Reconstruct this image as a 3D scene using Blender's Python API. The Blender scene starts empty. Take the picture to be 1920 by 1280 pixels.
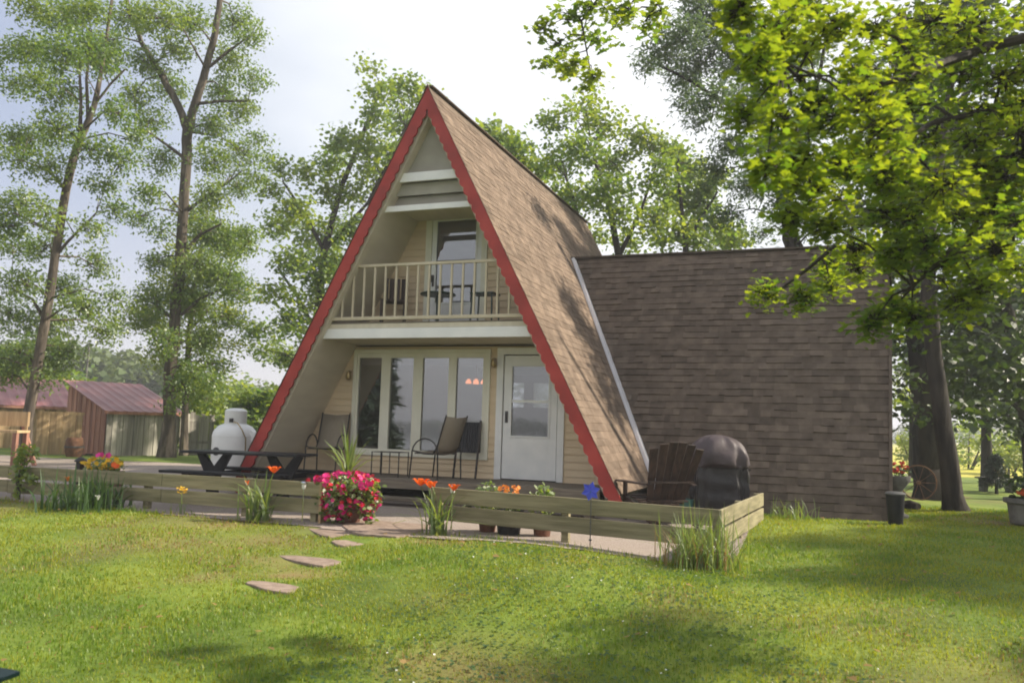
import bpy, math, random
import numpy as np
from mathutils import Vector, Matrix
S = bpy.context.scene
COL = S.collection
rad = math.radians
# ------------------------------------------------------------------ camera
FPX = 1585.8                                  # focal length in px of the 1920 px wide photograph
PIT, ROL, YAW = 0.1004, 0.0298, 0.3626
CAM = np.array([6.094, -11.964, 0.8635])
_cy, _sy = math.cos(YAW), math.sin(YAW)
CF = np.array([-_sy*math.cos(PIT), _cy*math.cos(PIT), math.sin(PIT)])
_R = np.array([_cy, _sy, 0.0]); _U = np.cross(_R, CF)
CR = math.cos(ROL)*_R + math.sin(ROL)*_U
CU = -math.sin(ROL)*_R + math.cos(ROL)*_U
cd = bpy.data.cameras.new('camera'); cam = bpy.data.objects.new('camera', cd); COL.objects.link(cam)
cd.sensor_width = 36; cd.lens = FPX/1920*36; cd.clip_start = .05; cd.clip_end = 3000
cam.matrix_world = Matrix(((CR[0], CU[0], -CF[0], CAM[0]), (CR[1], CU[1], -CF[1], CAM[1]), (CR[2], CU[2], -CF[2], CAM[2]), (0, 0, 0, 1)))
S.camera = cam
cd.dof.use_dof = True; cd.dof.focus_distance = 13.5; cd.dof.aperture_fstop = 2.8
S.cycles.filter_width = 1.9
# ------------------------------------------------------------------ sun, sky, exposure
SUN = np.array([1.2, 0.6, 1.0]); SUN /= np.linalg.norm(SUN)
sl = bpy.data.lights.new('sun', 'SUN'); so = bpy.data.objects.new('sun', sl); COL.objects.link(so)
sl.energy = 5.0; sl.angle = rad(1.1); sl.color = (1.0, .90, .74)
so.rotation_euler = Vector(SUN).to_track_quat('Z', 'Y').to_euler()
W = bpy.data.worlds.new('World'); S.world = W; W.use_nodes = True
nt = W.node_tree; nt.nodes.clear()
sky = nt.nodes.new('ShaderNodeTexSky'); sky.sky_type = 'NISHITA'; sky.sun_disc = False
sky.sun_elevation = math.asin(SUN[2]); sky.sun_rotation = math.atan2(SUN[0], SUN[1]); sky.dust_density = 2.0; sky.air_density = 1.0
b1 = nt.nodes.new('ShaderNodeBackground'); b1.inputs[1].default_value = .10
nt.links.new(sky.outputs[0], b1.inputs[0])
tc = nt.nodes.new('ShaderNodeTexCoord')
dot = nt.nodes.new('ShaderNodeVectorMath'); dot.operation = 'DOT_PRODUCT'; dot.inputs[1].default_value = (-.17, .86, .48)
nt.links.new(tc.outputs['Generated'], dot.inputs[0])
nz = nt.nodes.new('ShaderNodeTexNoise'); nz.inputs['Scale'].default_value = 2.2; nz.inputs['Detail'].default_value = 4
mp = nt.nodes.new('ShaderNodeMapping'); mp.inputs['Scale'].default_value = (1, 1, 2.4)
nt.links.new(tc.outputs['Generated'], mp.inputs[0]); nt.links.new(mp.outputs[0], nz.inputs[0])
ad = nt.nodes.new('ShaderNodeMath'); ad.operation = 'MULTIPLY_ADD'; ad.inputs[1].default_value = .22
nt.links.new(nz.outputs[0], ad.inputs[0]); nt.links.new(dot.outputs['Value'], ad.inputs[2])
nrm_ = nt.nodes.new('ShaderNodeMath'); nrm_.operation = 'MULTIPLY_ADD'; nrm_.inputs[1].default_value = 1/2.2; nrm_.inputs[2].default_value = 1.065/2.2
nt.links.new(ad.outputs[0], nrm_.inputs[0])
cr = nt.nodes.new('ShaderNodeValToRGB')       # thin veil of cloud: brightened out of view over the lake to fill the shaded front, blue-grey to the left, a glow behind the house
els = cr.color_ramp.elements
els[0].position = .56; els[0].color = (.76, .76, .77, 1)
els[1].position = .982; els[1].color = (1, 1, 1, 1)
for pos_, c_ in ((.80, (.38, .43, .56)), (.895, (.37, .42, .55)), (.93, (.56, .60, .67)), (.955, (.80, .82, .85))): e = els.new(pos_); e.color = (*c_, 1)
nt.links.new(nrm_.outputs[0], cr.inputs[0])
sx = nt.nodes.new('ShaderNodeSeparateXYZ'); nt.links.new(tc.outputs['Generated'], sx.inputs[0])
hz = nt.nodes.new('ShaderNodeMapRange'); hz.interpolation_type = 'SMOOTHSTEP'; hz.inputs[1].default_value = .0; hz.inputs[2].default_value = .30; hz.inputs[3].default_value = .85; hz.inputs[4].default_value = 0
nt.links.new(sx.outputs['Z'], hz.inputs[0])
hm = nt.nodes.new('ShaderNodeMix'); hm.data_type = 'RGBA'; hm.inputs[7].default_value = (.68, .66, .70, 1); nt.links.new(hz.outputs[0], hm.inputs[0]); nt.links.new(cr.outputs[0], hm.inputs[6])
b2 = nt.nodes.new('ShaderNodeBackground'); b2.inputs[1].default_value = .82
nt.links.new(hm.outputs[2], b2.inputs[0])
mx = nt.nodes.new('ShaderNodeMixShader'); mx.inputs[0].default_value = .8
nt.links.new(b1.outputs[0], mx.inputs[1]); nt.links.new(b2.outputs[0], mx.inputs[2])
wo = nt.nodes.new('ShaderNodeOutputWorld'); nt.links.new(mx.outputs[0], wo.inputs[0])
S.view_settings.view_transform = 'Standard'; S.view_settings.look = 'None'
S.view_settings.exposure = 0.78; S.view_settings.gamma = 1.0
S.cycles.max_bounces = 6; S.cycles.transmission_bounces = 4; S.cycles.transparent_max_bounces = 8
S.cycles.diffuse_bounces = 3; S.cycles.glossy_bounces = 3; S.cycles.caustics_reflective = False; S.cycles.caustics_refractive = False

# ------------------------------------------------------------------ helpers
rng = np.random.default_rng(7); RND = random.Random(3)
def at(px, py, d): return CAM + d*(CF + CR*(px-960)/FPX - CU*(py-640)/FPX)
def sm(a, b, x):
    t = np.clip((np.asarray(x, float)-a)/(b-a), 0, 1); return t*t*(3-2*t)
def ground(x, y):
    x = np.asarray(x, float); y = np.asarray(y, float)
    h = -.37 - .12*sm(.6, -2.2, y)*sm(8, 4.5, x)*sm(-9, -5, x)
    h = h - .09*sm(2.6, 4.6, x)*sm(1.5, -1.5, y)*sm(9, 6, x)
    h = h - .30*sm(-2.5, -8.5, y) + .02*sm(-9, -5, x)*0
    h = h + .13*np.exp(-((x-3.6)/1.7)**2 - ((y+4.3)/1.3)**2)
    h = h - .07*np.exp(-((x-(1.0-(y+4.2)*.22))/.75)**2 - ((y+4.6)/1.2)**2)
    h = h - .10*sm(4, 14, y) + .06*np.sin(x*.7+1)*np.sin(y*.5)*sm(5.5, 9, np.hypot(x, y+3)) - 0.7*sm(20, 120, y)*sm(-5, 10, x)
    h = h + 1.2*sm(-30, -90, x)*sm(0, 60, y)
    h = h - 2.6*sm(-15, -24, y) - .8*sm(-24, -27, y)
    return h
def gh(x, y): return float(ground(x, y))
def hit(px, py):
    lo, hi = 1.0, 400.0; d = None
    for k in range(1, 4000):
        t = 1 + k*.05*(1+k*.002); P = at(px, py, t)
        if P[2] < gh(P[0], P[1]): return P, t
    return at(px, py, 300), 300
def col4(c): return (c[0], c[1], c[2], 1)
MATS = {}
def mat(name, c1, c2=None, scale=4.0, stretch=(1, 1, 1), rough=.7, bump=0.0, bscale=None, tint=0.0, c3=None, metal=0.0, spec=.35, detail=5, world=False, ramp=(.35, .65)):
    m = bpy.data.materials.new(name); m.use_nodes = True; n = m.node_tree; L = n.links
    p = n.nodes['Principled BSDF']; p.inputs['Roughness'].default_value = rough; p.inputs['Metallic'].default_value = metal
    p.inputs['Specular IOR Level'].default_value = spec
    c2 = c2 or c1
    t = n.nodes.new('ShaderNodeTexCoord')
    src = t.outputs['Object']
    if world: g = n.nodes.new('ShaderNodeNewGeometry'); src = g.outputs['Position']
    mp = n.nodes.new('ShaderNodeMapping'); mp.inputs['Scale'].default_value = stretch; L.new(src, mp.inputs[0])
    nz = n.nodes.new('ShaderNodeTexNoise'); nz.inputs['Scale'].default_value = scale; nz.inputs['Detail'].default_value = detail
    L.new(mp.outputs[0], nz.inputs[0])
    cr = n.nodes.new('ShaderNodeValToRGB'); e = cr.color_ramp.elements
    e[0].position, e[1].position = ramp; e[0].color = col4(c1); e[1].color = col4(c2)
    if c3: x = e.new(.5*(ramp[0]+ramp[1])); x.color = col4(c3)
    L.new(nz.outputs[0], cr.inputs[0]); out = cr.outputs[0]
    if tint:
        a = n.nodes.new('ShaderNodeAttribute'); a.attribute_name = 'tint'
        mr = n.nodes.new('ShaderNodeMapRange'); mr.inputs[3].default_value = 1-tint; mr.inputs[4].default_value = 1+tint
        L.new(a.outputs['Fac'], mr.inputs[0])
        v = n.nodes.new('ShaderNodeVectorMath'); v.operation = 'SCALE'; L.new(out, v.inputs[0]); L.new(mr.outputs[0], v.inputs['Scale']); out = v.outputs[0]
    L.new(out, p.inputs['Base Color'])
    if bump:
        nb = n.nodes.new('ShaderNodeTexNoise'); nb.inputs['Scale'].default_value = bscale or scale*3; nb.inputs['Detail'].default_value = 6
        L.new(mp.outputs[0], nb.inputs[0])
        bp = n.nodes.new('ShaderNodeBump'); bp.inputs['Strength'].default_value = bump; bp.inputs['Distance'].default_value = .02
        L.new(nb.outputs[0], bp.inputs['Height']); L.new(bp.outputs[0], p.inputs['Normal'])
    MATS[name] = m; return m
def leafmat(name, d1, d2, t1, t2, fac=.5, rough=.5, gloss=.05, patch=0.0):
    """two-sided leaf: diffuse one way, light let through the other; the tint attribute picks the hue of each leaf"""
    m = bpy.data.materials.new(name); m.use_nodes = True; n = m.node_tree; n.nodes.clear(); L = n.links
    a = n.nodes.new('ShaderNodeAttribute'); a.attribute_name = 'tint'
    def ramp(c1, c2):
        r = n.nodes.new('ShaderNodeMix'); r.data_type = 'RGBA'; r.inputs[6].default_value = col4(c1); r.inputs[7].default_value = col4(c2)
        L.new(a.outputs['Fac'], r.inputs[0]); return r.outputs[2]
    d = n.nodes.new('ShaderNodeBsdfDiffuse'); L.new(ramp(d1, d2), d.inputs[0])
    t = n.nodes.new('ShaderNodeBsdfTranslucent'); L.new(ramp(t1, t2), t.inputs[0])
    x = n.nodes.new('ShaderNodeMixShader'); x.inputs[0].default_value = fac; L.new(d.outputs[0], x.inputs[1]); L.new(t.outputs[0], x.inputs[2])
    g = n.nodes.new('ShaderNodeBsdfGlossy'); g.inputs['Roughness'].default_value = rough; g.inputs['Color'].default_value = (1, 1, 1, 1)
    y = n.nodes.new('ShaderNodeMixShader'); y.inputs[0].default_value = gloss; L.new(x.outputs[0], y.inputs[1]); L.new(g.outputs[0], y.inputs[2])
    o = n.nodes.new('ShaderNodeOutputMaterial'); L.new(y.outputs[0], o.inputs[0])
    MATS[name] = m; return m
def tag(o, label=None, cat=None, group=None, kind=None):
    if label: o['label'] = label
    if cat: o['category'] = cat
    if group: o['group'] = group
    if kind: o['kind'] = kind
    return o
def thing(name, label, cat, loc=(0, 0, 0), rz=0, group=None):
    o = bpy.data.objects.new(name, None); COL.objects.link(o); o.location = [float(v) for v in loc]; o.rotation_euler = (0, 0, rz)
    o.empty_display_size = .1
    return tag(o, label, cat, group)
def dup(root, loc, rz=0, label=None, scale=1.0):
    r = root.copy(); COL.objects.link(r); r.location = [float(v) for v in loc]; r.rotation_euler = (0, 0, rz); r.scale = (scale,)*3
    if label: r['label'] = label
    for ch in list(root.children):
        c = ch.copy(); COL.objects.link(c); c.parent = r
        for g in ch.children:
            d = g.copy(); COL.objects.link(d); d.parent = c
    return r
def np_mesh(name, V, loops, starts, totals, m, parent=None, tint=None, smooth=False):
    me = bpy.data.meshes.new(name)
    me.vertices.add(len(V)); me.vertices.foreach_set('co', np.ascontiguousarray(V, np.float32).ravel())
    me.loops.add(len(loops)); me.loops.foreach_set('vertex_index', np.ascontiguousarray(loops, np.int32))
    me.polygons.add(len(starts)); me.polygons.foreach_set('loop_start', np.ascontiguousarray(starts, np.int32))
    me.polygons.foreach_set('loop_total', np.ascontiguousarray(totals, np.int32))
    if smooth: me.polygons.foreach_set('use_smooth', np.ones(len(starts), bool))
    me.update(calc_edges=True)
    if tint is not None:
        at_ = me.attributes.new('tint', 'FLOAT', 'FACE'); at_.data.foreach_set('value', np.ascontiguousarray(tint, np.float32))
    me.materials.append(m)
    o = bpy.data.objects.new(name, me); COL.objects.link(o)
    if parent is not None: o.parent = parent
    return o
class MB:
    def __init__(s): s.v = []; s.f = []; s.t = []; s.tint = None
    def add(s, vs, fs, tint=None):
        b = len(s.v); s.v += [tuple(float(c) for c in p) for p in vs]; s.f += [tuple(b+i for i in q) for q in fs]
        t = tint if tint is not None else (s.tint if s.tint is not None else RND.random()); s.t += [t]*len(fs); return s
    def box(s, x0, x1, y0, y1, z0, z1, tint=None):
        return s.add([(x0, y0, z0), (x1, y0, z0), (x1, y1, z0), (x0, y1, z0), (x0, y0, z1), (x1, y0, z1), (x1, y1, z1), (x0, y1, z1)],
                     [(0, 3, 2, 1), (4, 5, 6, 7), (0, 1, 5, 4), (1, 2, 6, 5), (2, 3, 7, 6), (3, 0, 4, 7)], tint)
    def bar(s, a, b, w, h, up=(0, 0, 1), tint=None, w2=None, h2=None):
        a = np.array(a, float); b = np.array(b, float); d = b-a; d /= np.linalg.norm(d)
        u = np.cross(d, np.array(up, float)); u /= np.linalg.norm(u); v = np.cross(u, d)
        w2 = w if w2 is None else w2; h2 = h if h2 is None else h2
        q = [a+u*i*w/2+v*j*h/2 for i, j in ((-1, -1), (1, -1), (1, 1), (-1, 1))]+[b+u*i*w2/2+v*j*h2/2 for i, j in ((-1, -1), (1, -1), (1, 1), (-1, 1))]
        return s.add(q, [(0, 1, 2, 3), (7, 6, 5, 4), (0, 4, 5, 1), (1, 5, 6, 2), (2, 6, 7, 3), (3, 7, 4, 0)], tint)
    def prism(s, poly, depth_vec, tint=None):
        n = len(poly); dv = np.array(depth_vec, float); P = [np.array(p, float) for p in poly]
        return s.add(P+[p+dv for p in P], [tuple(range(n)), tuple(range(2*n-1, n-1, -1))]+[(i, i+n, (i+1) % n+n, (i+1) % n) for i in range(n)], tint)
    def tube(s, pts, r, k=8, tint=None, cap=True, wob=0.0):
        pts = [np.array(p, float) for p in pts]; rs = r if isinstance(r, (list, tuple, np.ndarray)) else [r]*len(pts)
        V = []; u = None
        for i, p in enumerate(pts):
            d = pts[min(i+1, len(pts)-1)]-pts[max(i-1, 0)]; d = d/(np.linalg.norm(d)+1e-9)
            if u is None:
                u = np.cross(d, (0, 0, 1) if abs(d[2]) < .9 else (1, 0, 0))
            u = u-d*(u@d); u /= np.linalg.norm(u)+1e-9; w = np.cross(d, u)
            for j in range(k):
                a = 2*math.pi*j/k; rr = rs[i]*(1+(RND.random()-.5)*wob)
                V.append(p+(u*math.cos(a)+w*math.sin(a))*rr)
        F = [(i*k+j, i*k+(j+1) % k, (i+1)*k+(j+1) % k, (i+1)*k+j) for i in range(len(pts)-1) for j in range(k)]
        if cap: F += [tuple(range(k-1, -1, -1)), tuple((len(pts)-1)*k+j for j in range(k))]
        return s.add(V, F, tint)
    def lathe(s, prof, k=20, c=(0, 0, 0), tint=None, sx=1, sy=1):
        V = []; n = len(prof)
        for r, z in prof:
            for j in range(k):
                a = 2*math.pi*j/k; V.append((c[0]+max(r, 1e-4)*math.cos(a)*sx, c[1]+max(r, 1e-4)*math.sin(a)*sy, c[2]+z))
        F = [(i*k+j, i*k+(j+1) % k, (i+1)*k+(j+1) % k, (i+1)*k+j) for i in range(n-1) for j in range(k)]
        F += [tuple(range(k-1, -1, -1)), tuple((n-1)*k+j for j in range(k))]
        return s.add(V, F, tint)
    def build(s, name, m, parent=None, smooth=False, bevel=0.0, off=None):
        me = bpy.data.meshes.new(name)
        V = s.v if off is None else [(x-off[0], y-off[1], z-off[2]) for x, y, z in s.v]
        me.from_pydata(V, [], s.f)
        a = me.attributes.new('tint', 'FLOAT', 'FACE'); a.data.foreach_set('value', np.array(s.t, np.float32))
        if smooth: me.polygons.foreach_set('use_smooth', np.ones(len(me.polygons), bool))
        me.materials.append(m if not isinstance(m, str) else MATS[m]); me.validate(); me.update()
        o = bpy.data.objects.new(name, me); COL.objects.link(o)
        if parent is not None: o.parent = parent
        if smooth:
            try: me.set_sharp_from_angle(angle=rad(38))
            except Exception: pass
        if bevel:
            b = o.modifiers.new('bevel', 'BEVEL'); b.width = bevel; b.segments = 2; b.limit_method = 'ANGLE'; b.angle_limit = rad(40)
        return o
# leaf shapes: x along the midrib, y across
DIAMOND = np.array([(0, 0, 0), (.45, .27, .05), (1, 0, -.06), (.45, -.27, .05)])
LANCE = np.array([(0, 0, 0), (.4, .16, .04), (1, 0, -.08), (.4, -.16, .04)])
OVAL = np.array([(0, 0, 0), (.25, .30, .05), (.62, .32, .05), (1, 0, -.08), (.62, -.32, .05), (.25, -.30, .05)])
_h = [(-.06, .30), (.16, .20), (.40, .56), (.47, .21), (.70, .27)]
MAPLE = np.array([(0, 0, 0)]+[(x, y, .25*y*y) for x, y in _h]+[(1.05, 0, -.05)]+[(x, -y, .25*y*y) for x, y in reversed(_h)])
ROUND = np.array([(math.cos(a)*.5+.5, math.sin(a)*.5, .12*math.cos(2*a)) for a in np.linspace(0, 2*math.pi, 7)[:-1]])
def leaves(name, P, size, shape, m, parent, tint, up=.5, hang=0.0, off=None):
    """one mesh of N leaves of one shape, turned at random (up: how flat they lie, hang: how far the tips droop)"""
    N = len(P); k = len(shape)
    n = rng.normal(size=(N, 3)); n /= np.linalg.norm(n, axis=1)[:, None]; n[:, 2] = np.abs(n[:, 2]); n = n*(1-up)+np.array([0, 0, up]); n /= np.linalg.norm(n, axis=1)[:, None]
    a = rng.normal(size=(N, 3)); a[:, 2] -= hang*1.5; a -= n*np.sum(a*n, 1)[:, None]; a /= np.linalg.norm(a, axis=1)[:, None]
    b = np.cross(n, a); s = np.asarray(size)*np.ones(N)
    V = P[:, None, :] + s[:, None, None]*(shape[None, :, 0:1]*a[:, None, :] + shape[None, :, 1:2]*b[:, None, :] + shape[None, :, 2:3]*n[:, None, :])
    if off is not None: V = V-np.asarray(off)
    V = V.reshape(-1, 3)
    return np_mesh(name, V, np.arange(N*k), np.arange(N)*k, np.full(N, k), m, parent, tint)
def blades(name, P, h, w, m, parent=None, tint=None, lean=.35, seg=2, off=None, curl=.3):
    """tapered, bent grass blades rooted at P"""
    N = len(P); th = rng.uniform(0, 2*math.pi, N); d = np.stack([np.cos(th), np.sin(th), 0*th], 1)
    q = np.stack([-np.sin(th+rng.normal(0, .6, N)), np.cos(th), 0*th], 1); ln = np.abs(rng.normal(0, lean, N))[:, None]
    h = (np.asarray(h)*np.ones(N))[:, None]; w = (np.asarray(w)*np.ones(N))[:, None]; up = np.array([[0, 0, 1.0]])
    rows = []
    for i in range(seg+1):
        t = i/seg; c = P+up*h*(t-curl*ln*t*t)+d*h*ln*t*t*1.2
        if i < seg: ww = w*(1-.55*t)/2; rows += [c-q*ww, c+q*ww]
        else: rows += [c]
    k = 2*seg+1; V = np.stack(rows, 1).reshape(-1, 3)
    if off is not None: V = V-np.asarray(off)
    base = (np.arange(N)*k)[:, None]
    polys = [np.array([2*i, 2*i+1, 2*i+3, 2*i+2]) for i in range(seg-1)]
    lp = []; tot = []
    per = np.concatenate(polys+[np.array([2*seg-2, 2*seg-1, 2*seg])]); tt = np.array([4]*(seg-1)+[3])
    loops = (base+per[None, :]).ravel(); totals = np.tile(tt, N); starts = np.concatenate([[0], np.cumsum(totals)[:-1]])
    return np_mesh(name, V, loops, starts, totals, m, parent, None if tint is None else np.repeat(tint, seg))
# ------------------------------------------------------------------ materials
mat('lawn_soil', (.085, .13, .016), (.19, .24, .030), .9, rough=.95, bump=.5, bscale=40, c3=(.13, .19, .020), world=True)
mat('field', (.42, .42, .05), (.50, .42, .07), .05, rough=.95, world=True)
mat('gravel', (.27, .22, .19), (.42, .36, .31), 55, rough=.9, bump=.8, bscale=90, c3=(.34, .28, .24), world=True, detail=8)
mat('paver', (.21, .155, .12), (.33, .25, .20), 9, rough=.85, bump=.35, bscale=60, tint=.12)
mat('shingle', (.138, .101, .074), (.205, .154, .115), 5, rough=.92, bump=.5, bscale=160, tint=.26, c3=(.172, .127, .094), spec=.2)
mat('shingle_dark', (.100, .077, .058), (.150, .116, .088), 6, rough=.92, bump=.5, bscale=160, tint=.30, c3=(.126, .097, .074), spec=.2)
mat('red_paint', (.28, .034, .028), (.42, .056, .044), 2.2, rough=.6, bump=.15, bscale=50, c3=(.36, .043, .035), detail=9)
mat('white_paint', (.76, .77, .76), (.84, .84, .82), 4, rough=.5, bump=.05)
mat('cream_paint', (.72, .70, .58), (.78, .76, .64), 3, rough=.6, bump=.05)
mat('gable_paint', (.33, .31, .26), (.39, .37, .31), 3, rough=.7, bump=.1)
mat('rail_paint', (.50, .44, .32), (.58, .51, .38), 4, rough=.65, bump=.1)
mat('soffit', (.55, .49, .38), (.62, .56, .44), 2.2, stretch=(4, .5, 1), rough=.75, bump=.1)
mat('siding', (.65, .51, .335), (.71, .57, .385), 2.5, stretch=(.6, 1, 3), rough=.6, bump=.06, tint=.05)
mat('metal_white', (.72, .72, .76), (.80, .80, .84), 3, rough=.35, metal=.15)
mat('deck_wood', (.12, .10, .078), (.20, .17, .13), 3, stretch=(.6, 8, 8), rough=.8, bump=.3, bscale=18, tint=.2)
mat('grey_wood', (.185, .165, .092), (.31, .275, .165), 2.2, stretch=(.7, 9, 9), rough=.85, bump=.35, bscale=14, tint=.16, c3=(.245, .215, .125))
mat('grey_wood_y', (.185, .165, .092), (.31, .275, .165), 2.2, stretch=(9, .7, 9), rough=.85, bump=.35, bscale=14, tint=.16, c3=(.245, .215, .125))
mat('tan_wood', (.36, .24, .13), (.52, .37, .21), 2, stretch=(8, 8, .6), rough=.85, bump=.3, tint=.2)
mat('barn_grey', (.25, .23, .20), (.42, .39, .34), 2, stretch=(7, 7, .4), rough=.9, bump=.3, tint=.3)
mat('barn_red', (.26, .12, .085), (.38, .20, .14), 2, stretch=(7, 7, .4), rough=.9, bump=.3, tint=.25)
mat('red_tin', (.26, .095, .085), (.38, .16, .14), 1.5, rough=.4, metal=.1, tint=.08)
mat('black_plastic', (.008, .008, .010), (.015, .015, .018), 8, rough=.5, bump=.1)
mat('black_metal', (.018, .016, .014), (.03, .026, .022), 8, rough=.45)
mat('black_paint_wood', (.020, .017, .015), (.05, .036, .026), 3, stretch=(1, 6, 6), rough=.5, bump=.2)
mat('brown_wood', (.022, .013, .010), (.055, .032, .022), 3, stretch=(6, 6, .8), rough=.55, bump=.2, tint=.2)
mat('sling', (.24, .205, .155), (.29, .25, .19), 60, rough=.8, bump=.2, bscale=200)
mat('tank_white', (.72, .72, .70), (.80, .80, .78), 2, rough=.35)
mat('cover_black', (.012, .011, .012), (.026, .022, .024), 3, rough=.48, bump=.7, bscale=8, spec=.5)
mat('cover_sunlit', (.050, .038, .041), (.085, .064, .068), 3.5, rough=.5, bump=.5, bscale=8)  # lid of the same black cover, sun sheen put into its colour
_p = MATS['cover_black'].node_tree.nodes['Principled BSDF']; _p.inputs['Sheen Weight'].default_value = .25; _p.inputs['Sheen Roughness'].default_value = .35; _p.inputs['Sheen Tint'].default_value = (1, .85, .88, 1)
mat('terracotta', (.10, .045, .03), (.16, .07, .045), 6, rough=.75, bump=.2)
mat('barrel', (.18, .12, .07), (.28, .19, .11), 2, stretch=(6, 6, .6), rough=.85, bump=.3, tint=.2)
mat('stone', (.11, .105, .10), (.19, .18, .165), 7, rough=.9, bump=.4)
mat('soil', (.03, .022, .015), (.06, .045, .03), 30, rough=1, bump=.5)
mat('bark', (.085, .070, .056), (.19, .155, .12), 7, stretch=(1, 1, .22), rough=.95, bump=1.0, bscale=12, c3=(.085, .07, .054))
mat('bark_dark', (.020, .017, .014), (.055, .045, .036), 7, stretch=(1, 1, .22), rough=.95, bump=1.0, bscale=12)
mat('interior', (.16, .14, .12), (.20, .18, .15), 2, rough=.8)
mat('blind', (.55, .42, .44), (.60, .47, .49), 3, rough=.9)
mat('brass', (.35, .26, .12), rough=.35, metal=.8)
mat('teal', (.05, .17, .16), (.07, .22, .20), 4, rough=.5)
mat('green_plastic', (.006, .030, .032), (.010, .042, .044), 5, rough=.38)
mat('rust', (.10, .05, .03), (.18, .09, .05), 9, rough=.9, bump=.3)
mat('dark_green_metal', (.02, .045, .035), rough=.4)
mat('grey_iron', (.06, .06, .06), (.09, .09, .09), 8, rough=.6)
mat('chrome', (.7, .7, .7), rough=.15, metal=1.0)
mat('water', (.03, .05, .06), (.04, .06, .07), 2, rough=.06, bump=.05, bscale=3, spec=.5, world=True)
def petal(name, c, fac=.3):
    return leafmat(name, tuple(v*.8 for v in c), tuple(min(1, v*1.1) for v in c), c, tuple(min(1, v*1.15) for v in c), fac, gloss=.02)
petal('petunia_pink', (.72, .03, .22)); petal('petunia_red', (.65, .035, .05)); petal('lily_orange', (.85, .14, .015)); petal('marigold_yellow', (.80, .50, .02))
petal('hot_pink', (.80, .06, .32)); petal('marigold_orange', (.80, .28, .05)); petal('iris_blue', (.10, .13, .70)); petal('red_bloom', (.5, .05, .03)); petal('white_petal', (.8, .8, .75))
# leaves: diffuse from/to, let-through light from/to
leafmat('leaf_ash', (.078, .152, .042), (.165, .245, .050), (.14, .27, .03), (.38, .46, .035), .48, gloss=.06)
leafmat('leaf_ash_yellow', (0.128, 0.209, 0.045), (0.239, 0.314, 0.045), (0.212, 0.344, 0.026), (0.476, 0.503, 0.026), .5, gloss=.05)
leafmat('leaf_young', (.16, .24, .04), (.27, .32, .04), (.26, .38, .03), (.48, .50, .03), .55, gloss=.04)
leafmat('leaf_maple', (.066, .132, .018), (.140, .21, .024), (.18, .33, .014), (.48, .54, .018), .54, gloss=.05)
leafmat('leaf_mid', (0.101, 0.178, 0.047), (0.195, 0.280, 0.060), (0.195, 0.342, 0.033), (0.488, 0.552, 0.033), .45, gloss=.05)
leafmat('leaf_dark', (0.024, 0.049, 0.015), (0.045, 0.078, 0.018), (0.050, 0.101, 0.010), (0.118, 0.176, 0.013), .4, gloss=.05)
leafmat('leaf_blue', (0.072, 0.123, 0.080), (0.116, 0.174, 0.094), (0.084, 0.168, 0.056), (0.210, 0.294, 0.063), .4, gloss=.05)
leafmat('leaf_needle', (.020, .045, .030), (.045, .075, .045), (.03, .06, .02), (.06, .09, .03), .2)
leafmat('leaf_far', (.085, .130, .050), (.130, .165, .055), (.10, .15, .03), (.18, .22, .03), .35, gloss=.02)
leafmat('leaf_lily', (.10, .17, .035), (.17, .23, .045), (.20, .32, .03), (.36, .42, .05), .45, gloss=.06)
leafmat('leaf_green', (.035, .085, .022), (.06, .12, .025), (.07, .16, .02), (.14, .24, .02), .4, gloss=.05)
leafmat('grass_blade', (.160, .220, .012), (.31, .325, .022), (.26, .36, .010), (.50, .48, .018), .45, gloss=.03)
leafmat('grass_blade_deep', (.080, .165, .012), (.15, .235, .014), (.16, .30, .010), (.30, .40, .012), .45, gloss=.03)
leafmat('grass_dry', (.26, .17, .065), (.36, .24, .10), (.30, .18, .05), (.40, .26, .08), .4, gloss=.02)

def glass_mat(name, refl, tint=(.8, .82, .84)):
    m = bpy.data.materials.new(name); m.use_nodes = True; n = m.node_tree; n.nodes.clear(); L = n.links
    t = n.nodes.new('ShaderNodeBsdfTransparent'); t.inputs[0].default_value = col4(tint)
    g = n.nodes.new('ShaderNodeBsdfGlossy'); g.inputs['Roughness'].default_value = .012
    nb = n.nodes.new('ShaderNodeTexNoise'); nb.inputs['Scale'].default_value = 1.1; nb.inputs['Detail'].default_value = 1
    bp = n.nodes.new('ShaderNodeBump'); bp.inputs['Strength'].default_value = .05; bp.inputs['Distance'].default_value = .05
    L.new(nb.outputs[0], bp.inputs['Height']); L.new(bp.outputs[0], g.inputs['Normal'])
    f = n.nodes.new('ShaderNodeFresnel'); f.inputs[0].default_value = 1.5
    a = n.nodes.new('ShaderNodeMath'); a.operation = 'MULTIPLY_ADD'; a.inputs[1].default_value = .8; a.inputs[2].default_value = refl; L.new(f.outputs[0], a.inputs[0])
    x = n.nodes.new('ShaderNodeMixShader'); L.new(a.outputs[0], x.inputs[0]); L.new(t.outputs[0], x.inputs[1]); L.new(g.outputs[0], x.inputs[2])
    o = n.nodes.new('ShaderNodeOutputMaterial'); L.new(x.outputs[0], o.inputs[0]); MATS[name] = m
glass_mat('window_glass', .21)
glass_mat('door_glass', .16)
def glow_mat(name, c, s):
    m = bpy.data.materials.new(name); m.use_nodes = True; p = m.node_tree.nodes['Principled BSDF']
    p.inputs['Emission Color'].default_value = col4(c); p.inputs['Emission Strength'].default_value = s; p.inputs['Base Color'].default_value = col4(c); MATS[name] = m
glow_mat('lamp_glow', (1.0, .32, .13), 1.15)
M = MATS

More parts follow.
